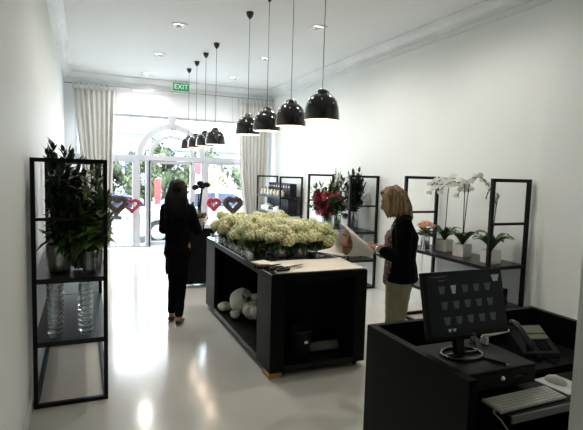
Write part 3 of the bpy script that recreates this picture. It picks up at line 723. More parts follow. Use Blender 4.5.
# mixed flower vase
t = thing('mixed_flower_vase', 'tall vase of crimson and pink flowers with yellow green foliage on the wall rack', 'flower vase', (3.80, 7.32, Z2))
gvase(t, .085, .24)
sprays(t, (0, 0, .22), 26, .28, .05, .50, .10, .055, 18, M['leafm'], lean=(-.05, 0), clip=(-.34, .28), start=.3)
sprays(t, (.10, 0, .22), 18, .14, .35, .74, .08, .035, 28, M['leafy'], lean=(.05, 0), clip=(-.1, .28), name='tall_foliage')
for k in range(38):
    p = Vector((rnd(-.34, .12), rnd(-.3, .1), rnd(.30, .56)))
    if k % 5 == 0: p = Vector((rnd(-.3, .2), rnd(-.3, 0), rnd(.13, .25)))
    f = MB(); rose_mesh(f, p, rnd(.045, .06), Vector((rnd(-1, .3), -1, rnd(.2, 1))).normalized()); f.build('flower_head', M['pinkfl'] if k % 4 == 1 else M['tan'] if k % 9 == 5 else M['redfl'], t, fix=False)
    MB().tube([(0, 0, .1), (p.x*.5, p.y*.5, .25), p], .004, 5).build('stem', M['stem'], t)
t = thing('foliage_vase', 'glass vase of dark green leafy branches at the near end of the flower rack', 'vase of leaves', (3.89, 6.60, Z2))
gvase(t, .08, .26); sprays(t, (0, 0, .25), 36, .24, .15, .68, .11, .055, 28, M['leafd'], clip=(-.26, .10), start=.2)
t = thing('greenery_vase', 'glass vase of low mid green leaves between the branches and red flowers', 'vase of leaves', (3.78, 6.95, Z2))
gvase(t, .07, .2); sprays(t, (0, 0, .2), 18, .18, .05, .35, .09, .04, 16, M['leafm'], start=.3)
# bottles and boxes on far rack
def bottle_parts():
    t = thing('diffuser_bottle', '', 'bottle', (0, 0, 0))
    MB().lathe([(.0001, 0), (.034, 0), (.036, .01), (.036, .095), (.018, .115), (.015, .14), (.0001, .14)], n=16).build('bottle_body', M['cream'], t)
    MB().lathe([(.017, .138), (.017, .165), (.0001, .165)], n=12).build('cap', M['plast'], t)
    MB().lathe([(.0368, .03), (.0368, .075)], n=16).build('label_band', M['white'], t)
    return t
bp = bottle_parts()
for i in range(13):
    o = bp if i == 0 else copy_tree(bp); o.location = (3.70+.05*(i % 2), 9.16+i*.098, 1.2405)
    o['label'] = 'cream bottle with black cap in the row on the far rack top shelf'; o['group'] = 'cream bottles on the far rack top shelf'
for i in range(9):
    o = MB().box((0, 0, .135), (.15, .125, .27), bev=.004).build('black_box', M['box'], None, (3.93, 9.17+i*.14, 1.2405))
    MB().box((-.076, 0, .2), (.003, .05, .03)).build('box_label', M['cream'], o)
    tag(o, 'black gift box standing behind the bottles on the far rack top shelf', 'box', 'black boxes on the far rack top shelf')
for i in range(9):
    o = MB().box((0, 0, .155), (.20, .125, .31), bev=.004).build('black_box', M['box'], None, (3.92, 9.17+i*.14, Z2))
    tag(o, 'tall black box in the row on the middle shelf of the far rack', 'box', 'tall black boxes on the far rack middle shelf')
sg = thing('counter_sign', 'small black sign with a white line, on a pale block on the far rack', 'sign', (3.66, 9.62, Z2), R(-25))
MB().box((0, 0, .06), (.16, .05, .12), bev=.006).build('block', M['white'], sg)
MB().box((0, -.03, .105), (.13, .012, .06), bev=.005).build('sign_board', M['plast'], sg)
MB().box((0, -.037, .105), (.07, .002, .012)).build('white_line', M['white'], sg)
for i, (x, y, r, h) in enumerate(((3.68, 9.32, .055, .16), (3.68, 9.46, .05, .13), (3.69, 9.80, .05, .15), (3.69, 9.94, .06, .18), (3.70, 10.1, .05, .14), (3.70, 10.25, .05, .12))):
    o = MB().lathe([(.0001, 0), (r*.85, 0), (r, .02), (r, h), (r-.006, h), (r-.006, .02), (.0001, .012)], n=20).build('white_vase', M['white'], None, (x, y, Z2))
    tag(o, 'small white cylinder vase on the far rack middle shelf, '+('nearest the camera', 'second nearest', 'just behind the black sign', 'the tallest', 'second from the window', 'nearest the window')[i], 'vase', 'white vases on the far rack')

# ---------------------------------------------------------------- service desk
dk = thing('service_desk', 'black panelled cash desk in the right foreground', 'desk', (-.025, 0, 0))
def dp(name, a, b, mt=M['black'], bev=.002):
    c = [(a[i]+b[i])/2 for i in range(3)]; d = [abs(b[i]-a[i]) for i in range(3)]; return MB().box(c, d, bev=bev).build(name, mt, dk)
dp('side_panel', (1.50, 1.50, 0), (1.545, 2.30, .90)); dp('back_panel', (1.545, 2.262, 0), (2.75, 2.30, .90))
dp('side_panel', (2.75, 1.32, 0), (2.79, 2.30, .90)); dp('worktop', (1.546, 1.80, .70), (2.749, 2.261, .725), M['blackin'])
dp('drawer_unit', (1.546, 1.82, .20), (2.10, 2.2, .699), M['blackin']); dp('inner_panel', (2.10, 1.82, 0), (2.13, 2.26, .699), M['blackin'])
ZD = .7255
cd_ = thing('cash_drawer', 'wide black cash drawer box under the monitor', 'cash drawer', (1.835, 1.885, ZD))
MB().box((0, 0, .054), (.50, .40, .096), bev=.004).build('case', M['plast'], cd_)
MB().box((0, -.203, .052), (.47, .012, .072), bev=.003).build('drawer_front', M['plast'], cd_)
MB().lathe([(.0001, .010), (.010, .010), (.013, .0), (.015, -.002)], c=(.02, -.209, .058), rot=Matrix.Rotation(R(90), 3, 'X'), n=16).build('lock', M['chrome'], cd_)
MB().box((.14, -.211, .062), (.09, .004, .008)).build('pull_slot', M['gblack'], cd_)
for x in (-.2, .2):
    for y in (-.16, .16): MB().box((x, y, .003), (.03, .03, .006)).build('foot', M['plast'], cd_)
ZM = ZD+.1025
mo = thing('monitor', 'black flat monitor showing a grid of dark icons, on the cash drawer', 'monitor', (1.80, 1.90, ZM))
bs = MB(); bs.tube([(.115*math.cos(2*PI*k/32), .085*math.sin(2*PI*k/32), .008) for k in range(33)], .008, 8, cap=False)
bs.tube([(-.10, 0, .008), (.10, 0, .008)], .007, 6); bs.build('base_ring', M['gblack'], mo)
MB().box((-.02, .01, .08), (.06, .03, .15), Matrix.Rotation(R(-10), 3, 'X'), bev=.006).build('neck', M['plast'], mo)
tl = Matrix.Rotation(R(-14), 3, 'X'); hc = Vector((0, 0, .275)); W2, H2 = .52, .335
def mp(x, z, d=0): return hc+tl @ Vector((x, d, z))
MB().box(hc, (W2, .035, H2), tl, bev=.008).build('screen_housing', M['plast'], mo)
MB().box(mp(0, .008, -.0185), (W2-.034, .003, H2-.05), tl).build('screen', M['screen'], mo)
ic = MB()
def icon(x, z, s, mt, name='icon', ht=None):
    o = MB(); ht = ht or s
    o.add([mp(x-s/2, z+ht/2, -.0208), mp(x+s/2, z+ht/2, -.0208), mp(x+s*.28, z-ht/2, -.0208), mp(x-s*.28, z-ht/2, -.0208)], [(0, 1, 2, 3)]); 
    o.add([mp(x-s/2, z+ht/2, -.0212), mp(x+s/2, z+ht/2, -.0212), mp(x+s*.28, z-ht/2, -.0212), mp(x-s*.28, z-ht/2, -.0212)], [(0, 1, 2, 3)]); o.build(name, mt, mo)
for j in range(3):
    for i in range(5):
        if j == 0 and i == 1: icon(-.155+.075*i, .075, .035, M['iconl'], ht=.042); continue
        icon(-.155+.075*i+.008*j, .075-.077*j, .044, M['icon'], ht=.038)
icon(.205, .118, .055, M['iconl'], 'window_button', .034)
icon(-.17, .142, .12, M['icon'], 'title_text', .006); icon(-.15, .122, .05, M['icon'], 'title_text', .006)
icon(-.13, -.125, .022, M['iconl'], 'label_text', .014); icon(-.10, -.125, .022, M['iconl'], 'label_text', .014)
icon(.02, -.155, .030, M['icon'], 'brand_badge', .008)
MB().tube([(.02, .06, .20), (.07, .05, .10), (.10, .0, .03), (.06, -.02, .006), (.0, .06, .006)], .003, 6).build('cable', M['plast'], mo)
pn = thing('ballpoint_pen', 'black pen lying on the cash drawer right of the monitor base', 'pen', (1.885, 1.78, ZM), R(25))
MB().tube([(0, -.07, .0055), (0, .05, .0055), (0, .06, .0055)], [.0055, .0055, .003]).build('barrel', M['plast'], pn); MB().tube([(0, -.083, .0055), (0, -.07, .0055)], [.0012, .005]).build('pen_tip', M['chrome'], pn)
# white holder & posts
wh = thing('white_stand', 'white bar shaped stand on the cash drawer between monitor and phone', 'desk stand', (2.045, 1.99, ZM), R(5))
MB().box((0, 0, .02), (.022, .04, .04), bev=.004).build('upright', M['white'], wh)
MB().tube([(-.015, 0, .045), (.08, -.01, .050), (.17, -.02, .060)], .009, 10).build('arm', M['white'], wh)
for i in range(2):
    o = MB().lathe([(.0001, 0), (.008, 0), (.008, .055), (.005, .06), (.0001, .06)], n=14).build('marker_pen', M['alu'], None, (1.985+.026*i, 2.03, ZM))
    tag(o, 'grey marker standing on end behind the cash drawer, '+('left one', 'right one'), 'marker') if 0 else tag(o, ('left' if i == 0 else 'right')+' of two grey markers standing on end behind the monitor', 'marker', 'grey markers behind the monitor')
# phone
ph = thing('desk_phone', 'charcoal corded desk phone with a pale display right of the monitor', 'phone', (2.45, 2.03, ZD), R(-14))
tp = Matrix.Rotation(R(32), 3, 'X')
MB().prism([(-.11, 0), (.10, 0), (.10, .12), (.085, .13), (-.11, .025)], 'x', -.115, .115).build('body', M['phone'], ph)
def pp(x, s, h=0):
    a = Vector((-.11, .025)); b = Vector((.085, .13)); p = a.lerp(b, s); n = Vector((-(b.y-a.y), b.x-a.x)).normalized()
    return Vector((x, p.x+n.x*h, p.y+n.y*h))
slope = math.atan2(.105, .195); rs = Matrix.Rotation(slope, 3, 'X')
MB().box(pp(.045, .80, .004), (.12, .06, .008), rs, bev=.002).build('display', M['lcd'], ph)
MB().box(pp(.045, .55, .003), (.12, .035, .006), rs).build('label_strip', M['lcd'], ph)
for j in range(4):
    for i in range(3): MB().box(pp(.01+.028*i, .13+.09*j, .004), (.018, .012, .008), rs, bev=.002).build('key', M['plast'], ph)
hs = MB(); hs.tube([pp(-.08, .0, .02), pp(-.08, .15, .045), pp(-.08, .5, .055), pp(-.08, .85, .045), pp(-.08, 1.0, .02)], [.022, .020, .016, .020, .023], 12); hs.build('handset', M['phone'], ph)
cc = MB(); cc.tube([(-.08+.012*math.cos(k*.9)+.0009*k*1.0, -.12-.0006*k+.03*math.sin(k/40*PI)*-1, .014+.010*math.sin(k*.9)) for k in range(110)], .0028, 5); cc.build('coiled_cord', M['plast'], ph)
# keyboard tray, keyboard, mouse
tr = thing('keyboard_tray', 'grey pull out tray under the white keyboard', 'tray', (2.205, 1.635, .680))
MB().box((0, 0, .010), (.96, .28, .016), bev=.003).build('tray_board', M['plast'], tr)
MB().box((0, -.14, .008), (.96, .012, .035), bev=.003).build('tray_lip', M['tray'], tr)
for sx in (-1, 1): MB().box((sx*.475, .05, .014), (.012, .2, .028)).build('runner', M['steel'], tr)
ZK = .6985
kb = thing('keyboard', 'slim white full size keyboard at the desk edge', 'keyboard', (1.915, 1.595, ZK), R(1))
MB().box((0, 0, .010), (.43, .118, .010), Matrix.Rotation(R(3), 3, 'X'), bev=.003).build('base', M['alu'], kb)
for sx in (-1, 1): MB().box((sx*.18, .045, .004), (.03, .012, .008)).build('foot', M['alu'], kb)
for j in range(6):
    k = MB(); x = -.208
    ws = {0: [1]*14, 1: [1]*13+[1.6], 2: [1.5]+[1]*13, 3: [1.8]+[1]*11+[1.8], 4: [2.3]+[1]*10+[2.3], 5: [1.3, 1, 1, 1.3, 5.2, 1.3, 1, 1, 1.4]}[5-j if 0 else j]
    u = .288/sum(ws)
    for w0 in ws: k.box((x+w0*u/2, .048-j*.0188, .0185-j*.001), (w0*u-.003, .0155, .005)); x += w0*u
    for g in (.090, .110, .130, .155, .1745, .194): k.box((g, .048-j*.0188, .0185-j*.001), (.016, .0155, .005))
    k.build('key_row', M['key'], kb)
MB().tube([(-.212, -.02, .008), (-.232, -.03, .0), (-.235, -.075, -.01), (-.222, -.115, -.05), (-.222, -.118, -.16)], .003, 6).build('cable', M['key'], kb)
pd = tag(MB().box((0, 0, .002), (.17, .19, .003), bev=.001).build('mouse_pad', M['white'], None, (2.255, 1.665, ZK), R(4)), 'white mouse pad beside the keyboard', 'mouse pad')
ms = thing('computer_mouse', 'white rounded mouse on the white pad', 'mouse', (2.245, 1.69, ZK+.004), R(20))
bm = bmesh.new(); bmesh.ops.create_uvsphere(bm, u_segments=24, v_segments=14, radius=1)
for v in bm.verts:
    v.co.x *= .031*(1-.12*v.co.y); v.co.y *= .056; v.co.z = max(v.co.z, -.05)*.034
MB().frombm(bm, (0, 0, .002), None, True).build('shell', M['key'], ms)
MB().ell((0, .03, .028), (.004, .007, .006), sub=1).build('scroll_ball', M['iconl'], ms)

# ---------------------------------------------------------------- people
def blob(name, parts, mt, parent, voxel=.008, smooth=4, cut=None, sol=0, disp=0):
    """parts: list of (pointA, radiiA, pointB, radiiB) hulls fused into one surface"""
    mb = MB()
    for (a, ra, b, rb) in parts:
        bm = bmesh.new()
        for p, r in ((a, ra), (b, rb)):
            if not isinstance(r, (tuple, list)): r = (r, r, r)
            g = bmesh.ops.create_icosphere(bm, subdivisions=2, radius=1)
            for v in g['verts']: v.co = Vector((v.co.x*r[0]+p[0], v.co.y*r[1]+p[1], v.co.z*r[2]+p[2]))
        h = bmesh.ops.convex_hull(bm, input=list(bm.verts))
        dl = set(e for e in h['geom_interior']+h['geom_unused'] if isinstance(e, bmesh.types.BMVert))
        bmesh.ops.delete(bm, geom=list(dl), context='VERTS'); mb.frombm(bm)
    o = mb.build(name, mt, None)
    rm = o.modifiers.new('r', 'REMESH'); rm.mode = 'VOXEL'; rm.voxel_size = voxel; rm.use_smooth_shade = True
    sm = o.modifiers.new('s', 'SMOOTH'); sm.iterations = smooth; sm.factor = .5
    if disp:
        tx = bpy.data.textures.new(name+'_folds', 'CLOUDS'); tx.noise_scale = .07; dpm = o.modifiers.new('d', 'DISPLACE'); dpm.texture = tx; dpm.strength = disp; dpm.mid_level = .5
    bpy.context.view_layer.update()
    me = bpy.data.meshes.new_from_object(o.evaluated_get(bpy.context.evaluated_depsgraph_get()))
    bpy.data.objects.remove(o); o = bpy.data.objects.new(name, me); COL.objects.link(o); o.parent = parent
    if cut:
        bm = bmesh.new(); bm.from_mesh(me); bmesh.ops.delete(bm, geom=[f for f in bm.faces if cut(f.calc_center_median())], context='FACES'); bm.to_mesh(me); bm.free()
    if sol: s = o.modifiers.new('t', 'SOLIDIFY'); s.thickness = sol; s.offset = 1
    return o
def V(*a): return Vector(a)
def hand(wr, d, nrm, side, curl=.5, thumb=.6):
    """palm, four unequal bent fingers, and a thumb off the palm's side; nrm = palm-facing normal; side = thumb side (+1/-1 along lat)"""
    d = d.normalized(); nrm = (nrm-d*nrm.dot(d)).normalized(); lat = d.cross(nrm)*side; P = []
    pc = wr+d*.075
    for k in (-1.4, -.5, .5, 1.4): P.append((wr+d*.012+lat*k*.008, .013, pc+lat*k*.0185, .0125))
    for k, L in ((1.5, .072), (.5, .080), (-.5, .075), (-1.5, .058)):
        p = pc+lat*k*.0185; dd = d.copy(); r = .0095
        for q, f in enumerate((.45, .32, .23)):
            ang = curl*(.6, 1.0, .8)[q]; dd = (dd*math.cos(ang)+nrm*math.sin(ang)).normalized()
            # keep dd in plane
            n2 = p+dd*L*f; P.append((p, r, n2, r*.9)); p = n2; r *= .9
            nn = nrm
    b = wr+d*.028+lat*.026; t1 = b+(lat*.75+d*.6+nrm*thumb*.5).normalized()*.036; t2 = t1+(d*.9+lat*.15+nrm*thumb).normalized()*.030; t3 = t2+(d*.9+nrm*thumb*1.1-lat*.2).normalized()*.022
    P += [(b, .0135, t1, .0115), (t1, .0115, t2, .010), (t2, .010, t3, .008)]
    return P
def figure(root, J, skin, hands):
    P = []; hM = J['hM']
    def h(x, y, z): return hM @ Vector((x, y, z))
    P += [(J['pelvis'], (.150, .105, .09), J['waist'], (.118, .085, .06)), (J['waist'], (.118, .085, .06), J['chest'], (.140, .100, .09)),
          (J['chest'], (.140, .100, .09), J['shl'], .045), (J['chest'], (.140, .100, .09), J['shr'], .045), (J['shl'], .045, J['shr'], .045), (J['shl'], .04, J['neck'], .05), (J['shr'], .04, J['neck'], .05),
          (J['neck'], .052, h(0, -.02, -.07), .048)]
    for s in ('l', 'r'):
        P += [(J['sh'+s], .046, J['el'+s], .036), (J['el'+s], .037, J['wr'+s], .024), (J['hip'+s], .080, J['kn'+s], .052), (J['kn'+s], .053, J['an'+s], .033),
              (J['an'+s], .034, J['an'+s]+J['fd'+s]*-.03+V(0, 0, -.05), .028), (J['an'+s]+V(0, 0, -.045), .03, J['an'+s]+J['fd'+s]*.13+V(0, 0, -.065), (.035, .035, .016))]
    # head: skull, jaw, nose, brow, lips, ears
    P += [(h(0, -.015, .03), (.074, .092, .082), h(0, .01, .0), (.068, .075, .08)), (h(0, .01, -.01), (.062, .07, .06), h(0, .055, -.085), (.028, .026, .022)),
          (h(0, .085, .02), .010, h(0, .108, -.022), .012), (h(0, .100, -.024), .011, h(0, .098, -.03), .015), (h(-.03, .080, .032), .012, h(.03, .080, .032), .012),
          (h(-.015, .088, -.053), .009, h(.015, .088, -.053), .009), (h(-.012, .086, -.064), .009, h(.012, .086, -.064), .009), (h(0, .082, -.088), .016, h(0, .075, -.08), .018)]
    for s in (-1, 1): P += [(h(s*.074, -.005, .012), (.008, .016, .020), h(s*.072, -.002, -.022), (.007, .010, .012))]
    for hd in hands: P += hd
    o = blob('body', P, M['skin'], root, voxel=.0055, smooth=3)
    for s in (-1, 1):
        MB().ell(h(s*.030, .078, .008), .0125).build('eye', M['white'], root); 
        MB().ell(h(s*.030, .0865, .008), (.006, .005, .006)).build('iris', M['eye'], root)
        MB().tube([h(s*.015, .090, .028), h(s*.03, .092, .033), h(s*.048, .080, .028)], .003, 5).build('eyebrow', M['brown'], root)
    MB().tube([h(-.02, .090, -.058), h(0, .099, -.057), h(.02, .090, -.058)], [.003, .006, .003], 6).build('lips', M['lip'], root)
    return o
def shoe(root, an, fd, name='shoe'):
    a = an; P = [(a+V(0, 0, -.055)-fd*.035, (.036, .036, .03), a+V(0, 0, -.06)+fd*.05, (.040, .040, .028)), (a+V(0, 0, -.06)+fd*.05, (.040, .040, .028), a+fd*.145+V(0, 0, -.07), (.036, .036, .018))]
    o = blob(name, P, M['shoe'], root, .006, 2)
    n = Vector((fd.x, fd.y, fd.z)); 
    blob('sole', [(a+V(0, 0, -.088)-fd*.04, (.036, .036, .008), a+fd*.15+V(0, 0, -.088), (.036, .036, .007))], M['sole'], o, .005, 1)

# --- woman with blond bob, in profile, holding the wrapped bouquet
wr_ = thing('person', 'woman with blond bob in black cardigan and khaki trousers holding a wrapped bouquet', 'person', (2.395, 3.29, 0), R(56))
hM = Matrix.Translation((0, .075, 1.54)) @ Matrix.Rotation(R(-24), 4, 'X')
fd = V(0, 1, 0)
J = dict(pelvis=V(0, 0, .91), waist=V(0, .0, 1.07), chest=V(0, -.005, 1.24), neck=V(0, -.01, 1.43), shl=V(-.155, -.015, 1.355), shr=V(.155, -.015, 1.355),
         ell=V(-.21, -.02, 1.09), elr=V(.21, -.02, 1.09), wrl=V(-.115, .20, 1.155), wrr=V(.10, .17, 1.135),
         hipl=V(-.085, 0, .88), hipr=V(.085, 0, .88), knl=V(-.09, .02, .49), knr=V(.095, .01, .49), anl=V(-.09, -.01, .095), anr=V(.10, -.02, .095), fdl=fd, fdr=fd, hM=hM)
hl = hand(J['wrl'], V(.45, .9, .05), V(.8, -.3, .35), 1, .75, .7)
hr = hand(J['wrr'], V(-.35, .95, .05), V(-.8, -.3, .35), -1, .75, .7)
figure(wr_, J, None, [hl, hr])
b_ = .016
blob('blouse', [(J['pelvis']+V(0, 0, -.05), (.178, .135, .03), J['waist'], (.146, .120, .06)), (J['waist'], (.146, .120, .06), J['chest'], (.160, .140, .09)), (J['chest'], (.158, .125, .09), J['shl'], .050), (J['chest'], (.158, .125, .09), J['shr'], .05), (J['shl'], .055, J['shr'], .055)], M['blouse'], wr_, .009, 4, disp=.008)
blob('cardigan', [(J['pelvis']+V(0, -.008, -.01), (.188, .148, .03), J['waist'], (.156, .125, .06)), (J['waist'], (.156, .125, .06), J['chest'], (.170, .136, .09)), (J['chest'], (.170, .136, .09), J['shl'], .062), (J['chest'], (.170, .136, .09), J['shr'], .062), (J['shl'], .062, J['shr'], .062), (J['shl'], .05, J['neck']+V(0, -.02, -.02), .055), (J['shr'], .05, J['neck']+V(0, -.02, -.02), .055),
      (J['shl'], .066, J['ell'], .055), (J['ell'], .056, J['wrl']+(J['ell']-J['wrl'])*.36, .044), (J['shr'], .066, J['elr'], .055), (J['elr'], .056, J['wrr']+(J['elr']-J['wrr'])*.36, .044)],
     M['clothb'], wr_, .009, 4, cut=lambda c: (c.y > .045 and abs(c.x) < .135 - .0*c.z and c.z < 1.45), sol=.006, disp=.012)
blob('trousers', [(J['pelvis'], (.166, .122, .05), J['hipl']+V(0, 0, -.04), (.092, .105, .08)), (J['pelvis'], (.166, .122, .05), J['hipr']+V(0, 0, -.04), (.092, .105, .08)), (J['hipl'], (.092, .11, .08), J['knl'], .076), (J['hipr'], (.092, .11, .08), J['knr'], .076),
      (J['knl'], .076, J['anl']+V(0, 0, .02), .062), (J['knr'], .076, J['anr']+V(0, 0, .02), .062)], M['khaki'], wr_, .009, 4, disp=.012)
shoe(wr_, J['anl'], fd); shoe(wr_, J['anr'], fd)
def H(x, y, z): return hM @ Vector((x, y, z))
hp_ = [(H(0, -.018, .040), (.086, .102, .080), H(0, -.035, .02), (.088, .10, .085))]
for s in (-1, 1):
    hp_ += [(H(s*.062, .02, .06), .036, H(s*.083, .028, -.03), (.022, .036, .03)), (H(s*.083, .028, -.03), (.022, .036, .03), V(s*.082, .095, 1.425), (.016, .028, .02)), (H(s*.078, -.03, .0), (.026, .05, .04), V(s*.080, .02, 1.425), (.022, .05, .02))]
hp_ += [(H(0, -.065, .02), (.085, .06, .05), V(0, -.055, 1.43), (.08, .035, .02)), (H(0, .05, .09), (.05, .03, .018), H(0, -.02, .10), (.05, .05, .02))]
hr_o = blob('hair', hp_, M['hairy'], wr_, .007, 3, disp=.01)
lk = MB()
for k in range(70):
    a = PI*.10+PI*1.8*(k/69)+PI*.0; a = -PI*1.40+ (k/69)*PI*1.80; cx_ = math.cos(a); sy_ = math.sin(a)
    top = H(cx_*.05, -.02+sy_*.05, .112); m1 = H(cx_*.090, -.02+sy_*.098, .03); e = V(cx_*.100, .015+sy_*.105, 1.405+rnd(-.008, .008)); m2 = m1.lerp(e, .55)+V(cx_*.012, sy_*.012, 0)
    lk.tube([top, m1, m2, e], [.006, .011, .010, .003], 6)
lk.build('hair_locks', M['hairy'], hr_o)
ws = MB(); c0 = J['wrl']+(J['ell']-J['wrl'])*.08; ws.lathe([(.027, -.010), (.030, -.006), (.030, .006), (.027, .010)], c=c0, rot=Vector((0, 0, 1)).rotation_difference((J['wrl']-J['ell']).normalized()).to_matrix(), n=18); ws.build('wristwatch', M['chrome'], wr_)

# the bouquet she holds
ax0 = Vector((2.085, 3.235, 1.135)); ax1 = Vector((1.835, 3.235, 1.225)); dax = (ax1-ax0).normalized()
e1 = (Vector((0, 0, 1))-dax*dax.z).normalized(); q = Matrix((e1, dax.cross(e1), dax)).transposed(); LB = (ax1-ax0).length
bq = thing('wrapped_bouquet', 'tan roses in a white paper cone held by the blond woman', 'bouquet', ax0)
vs = []; fs = []; n = 36; rings = 9
for j in range(rings+1):
    s = j/rings
    for k in range(n):
        a = 2*PI*k/n; rad = .022+.115*s**.9+(.006*math.sin(5*a)*s)
        ext = LB*(-.02+s*(1.0+.42*max(0, math.cos(a+.45))**3+.70*max(0, math.cos(a-3.0))**4))
        vs.append(q @ Vector((rad*math.cos(a), rad*math.sin(a), ext)))
for j in range(rings):
    for k in range(n): fs.append((j*n+k, j*n+(k+1) % n, (j+1)*n+(k+1) % n, (j+1)*n+k))
o = MB().add(vs, fs, True).build('paper_wrap', M['wrap'], bq); s_ = o.modifiers.new('t', 'SOLIDIFY'); s_.thickness = .002
for k in range(8):
    a = k*2.4; r = .024*math.sqrt(k); f = MB(); rose_mesh(f, q @ Vector((r*1.2*math.cos(a), r*.8*math.sin(a), LB*.93-r*.3)), .026, dax); f.build('rose', M['tan'] if k % 3 else M['peach'], bq, fix=False)
st = MB()
for k in range(9):
    a = k*.7; st.tube([q @ Vector((.012*math.cos(a), .012*math.sin(a), -.12+.01*(k % 3))), q @ Vector((-.008*math.cos(a), -.008*math.sin(a), 0)), q @ Vector((.03*math.cos(a), .03*math.sin(a), LB*.85))], .004, 5)
st.build('stems', M['stem'], bq)
lf = MB()
for k in range(16):
    a = k*.9; lf.leaf(q @ Vector((.07*math.cos(a), .07*math.sin(a), LB*.8)), q @ Vector((math.cos(a), math.sin(a), 1.2)), .06, .03)
lf.build('leaves', M['leafm'], bq, fix=False)

# --- woman in black seen from behind
wl = thing('person', 'woman with long dark hair in black clothes seen from behind at the bench', 'person', (.965, 5.50, 0), R(-22))
hM = Matrix.Translation((0, .02, 1.515)) @ Matrix.Rotation(R(-12), 4, 'X')
J = dict(pelvis=V(0, 0, .87), waist=V(0, .0, 1.03), chest=V(0, -.005, 1.19), neck=V(0, -.005, 1.38), shl=V(-.135, -.01, 1.30), shr=V(.14, -.01, 1.30),
         ell=V(-.165, .03, 1.06), elr=V(.215, .03, 1.06), wrl=V(-.02, .20, 1.06), wrr=V(.20, .215, 1.085),
         hipl=V(-.07, 0, .84), hipr=V(.07, 0, .84), knl=V(-.05, .035, .47), knr=V(.05, .0, .46), anl=V(-.07, .04, .095), anr=V(.045, -.10, .095), fdl=V(0, 1, 0), fdr=V(.0, 1, 0), hM=hM)
figure(wl, J, None, [hand(J['wrl'], V(.7, .7, .1), V(.2, -.1, 1), -1, .5, .5), hand(J['wrr'], V(.3, .9, .0), V(-.6, .1, .7), -1, .6, .6)])
blob('tunic', [(J['pelvis']+V(0, 0, -.30), (.135, .115, .03), J['waist'], (.142, .110, .06)), (J['waist'], (.142, .110, .06), J['chest'], (.160, .125, .09)), (J['chest'], (.160, .125, .09), J['shl'], .058), (J['chest'], (.160, .125, .09), J['shr'], .058), (J['shl'], .058, J['shr'], .058), (J['shl'], .05, J['neck']+V(0, 0, -.02), .055), (J['shr'], .05, J['neck']+V(0, 0, -.02), .055),
      (J['shl'], .062, J['ell'], .054), (J['ell'], .055, J['wrl']+(J['ell']-J['wrl'])*.25, .040), (J['shr'], .062, J['elr'], .054), (J['elr'], .055, J['wrr']+(J['elr']-J['wrr'])*.25, .040)],
     M['clothb'], wl, .009, 4, disp=.012)
blob('trousers', [(J['pelvis'], (.150, .120, .05), J['hipl']+V(0, 0, -.04), (.086, .105, .08)), (J['pelvis'], (.150, .120, .05), J['hipr']+V(0, 0, -.04), (.086, .105, .08)), (J['hipl'], (.082, .10, .08), J['knl'], .060), (J['hipr'], (.082, .10, .08), J['knr'], .060),
      (J['knl'], .060, J['anl']+V(0, 0, .03), .048), (J['knr'], .060, J['anr']+V(0, 0, .03), .048)], M['clothb2'], wl, .009, 4, disp=.012)
shoe(wl, J['anl'], V(0, 1, 0)); shoe(wl, J['anr'], V(0, 1, 0))
hp_ = [(H(0, -.012, .045), (.086, .102, .082), H(0, -.03, .01), (.088, .095, .085)), (H(0, -.05, .01), (.088, .06, .06), V(0, -.10, 1.24), (.115, .035, .04))]
for s in (-1, 1): hp_ += [(H(s*.065, .0, .04), .035, V(s*.095, -.03, 1.30), (.03, .04, .03))]
hl_o = blob('hair', hp_, M['hairb'], wl, .007, 3, disp=.012)
lk = MB()
for k in range(34):
    u = -1+2*k/33; top = H(u*.07, -.07, .08); m1 = V(u*.11, -.105, 1.42); e = V(u*.118, -.135+abs(u)*.03, 1.20+rnd(-.02, .03)); lk.tube([top, m1, m1.lerp(e, .6)+V(0, -.008, 0), e], [.007, .014, .012, .003], 6)
lk.build('hair_locks', M['hairb'], hl_o)
# what she holds
t = thing('basket_of_flowers', 'pale wrapped posy with leaves held in the right hand of the woman in black', 'bouquet', (1.235, 5.66, 1.09))
t.scale = (1.25, 1.25, 1.25)
MB().lathe([(.0001, -.05), (.035, -.05), (.05, .02), (.078, .075), (.074, .077), (.04, .02), (.0001, 0)], n=22).build('paper_wrap', M['wrap'], t)
sprays(t, (0, 0, .04), 8, .08, .02, .10, .05, .03, 6, M['leafm'], start=.3)
for k in range(7):
    a = k*2.4; r = .022*math.sqrt(k); f = MB(); rose_mesh(f, (r*math.cos(a), r*math.sin(a), .10), .026); f.build('rose', M['tan'], t, fix=False)

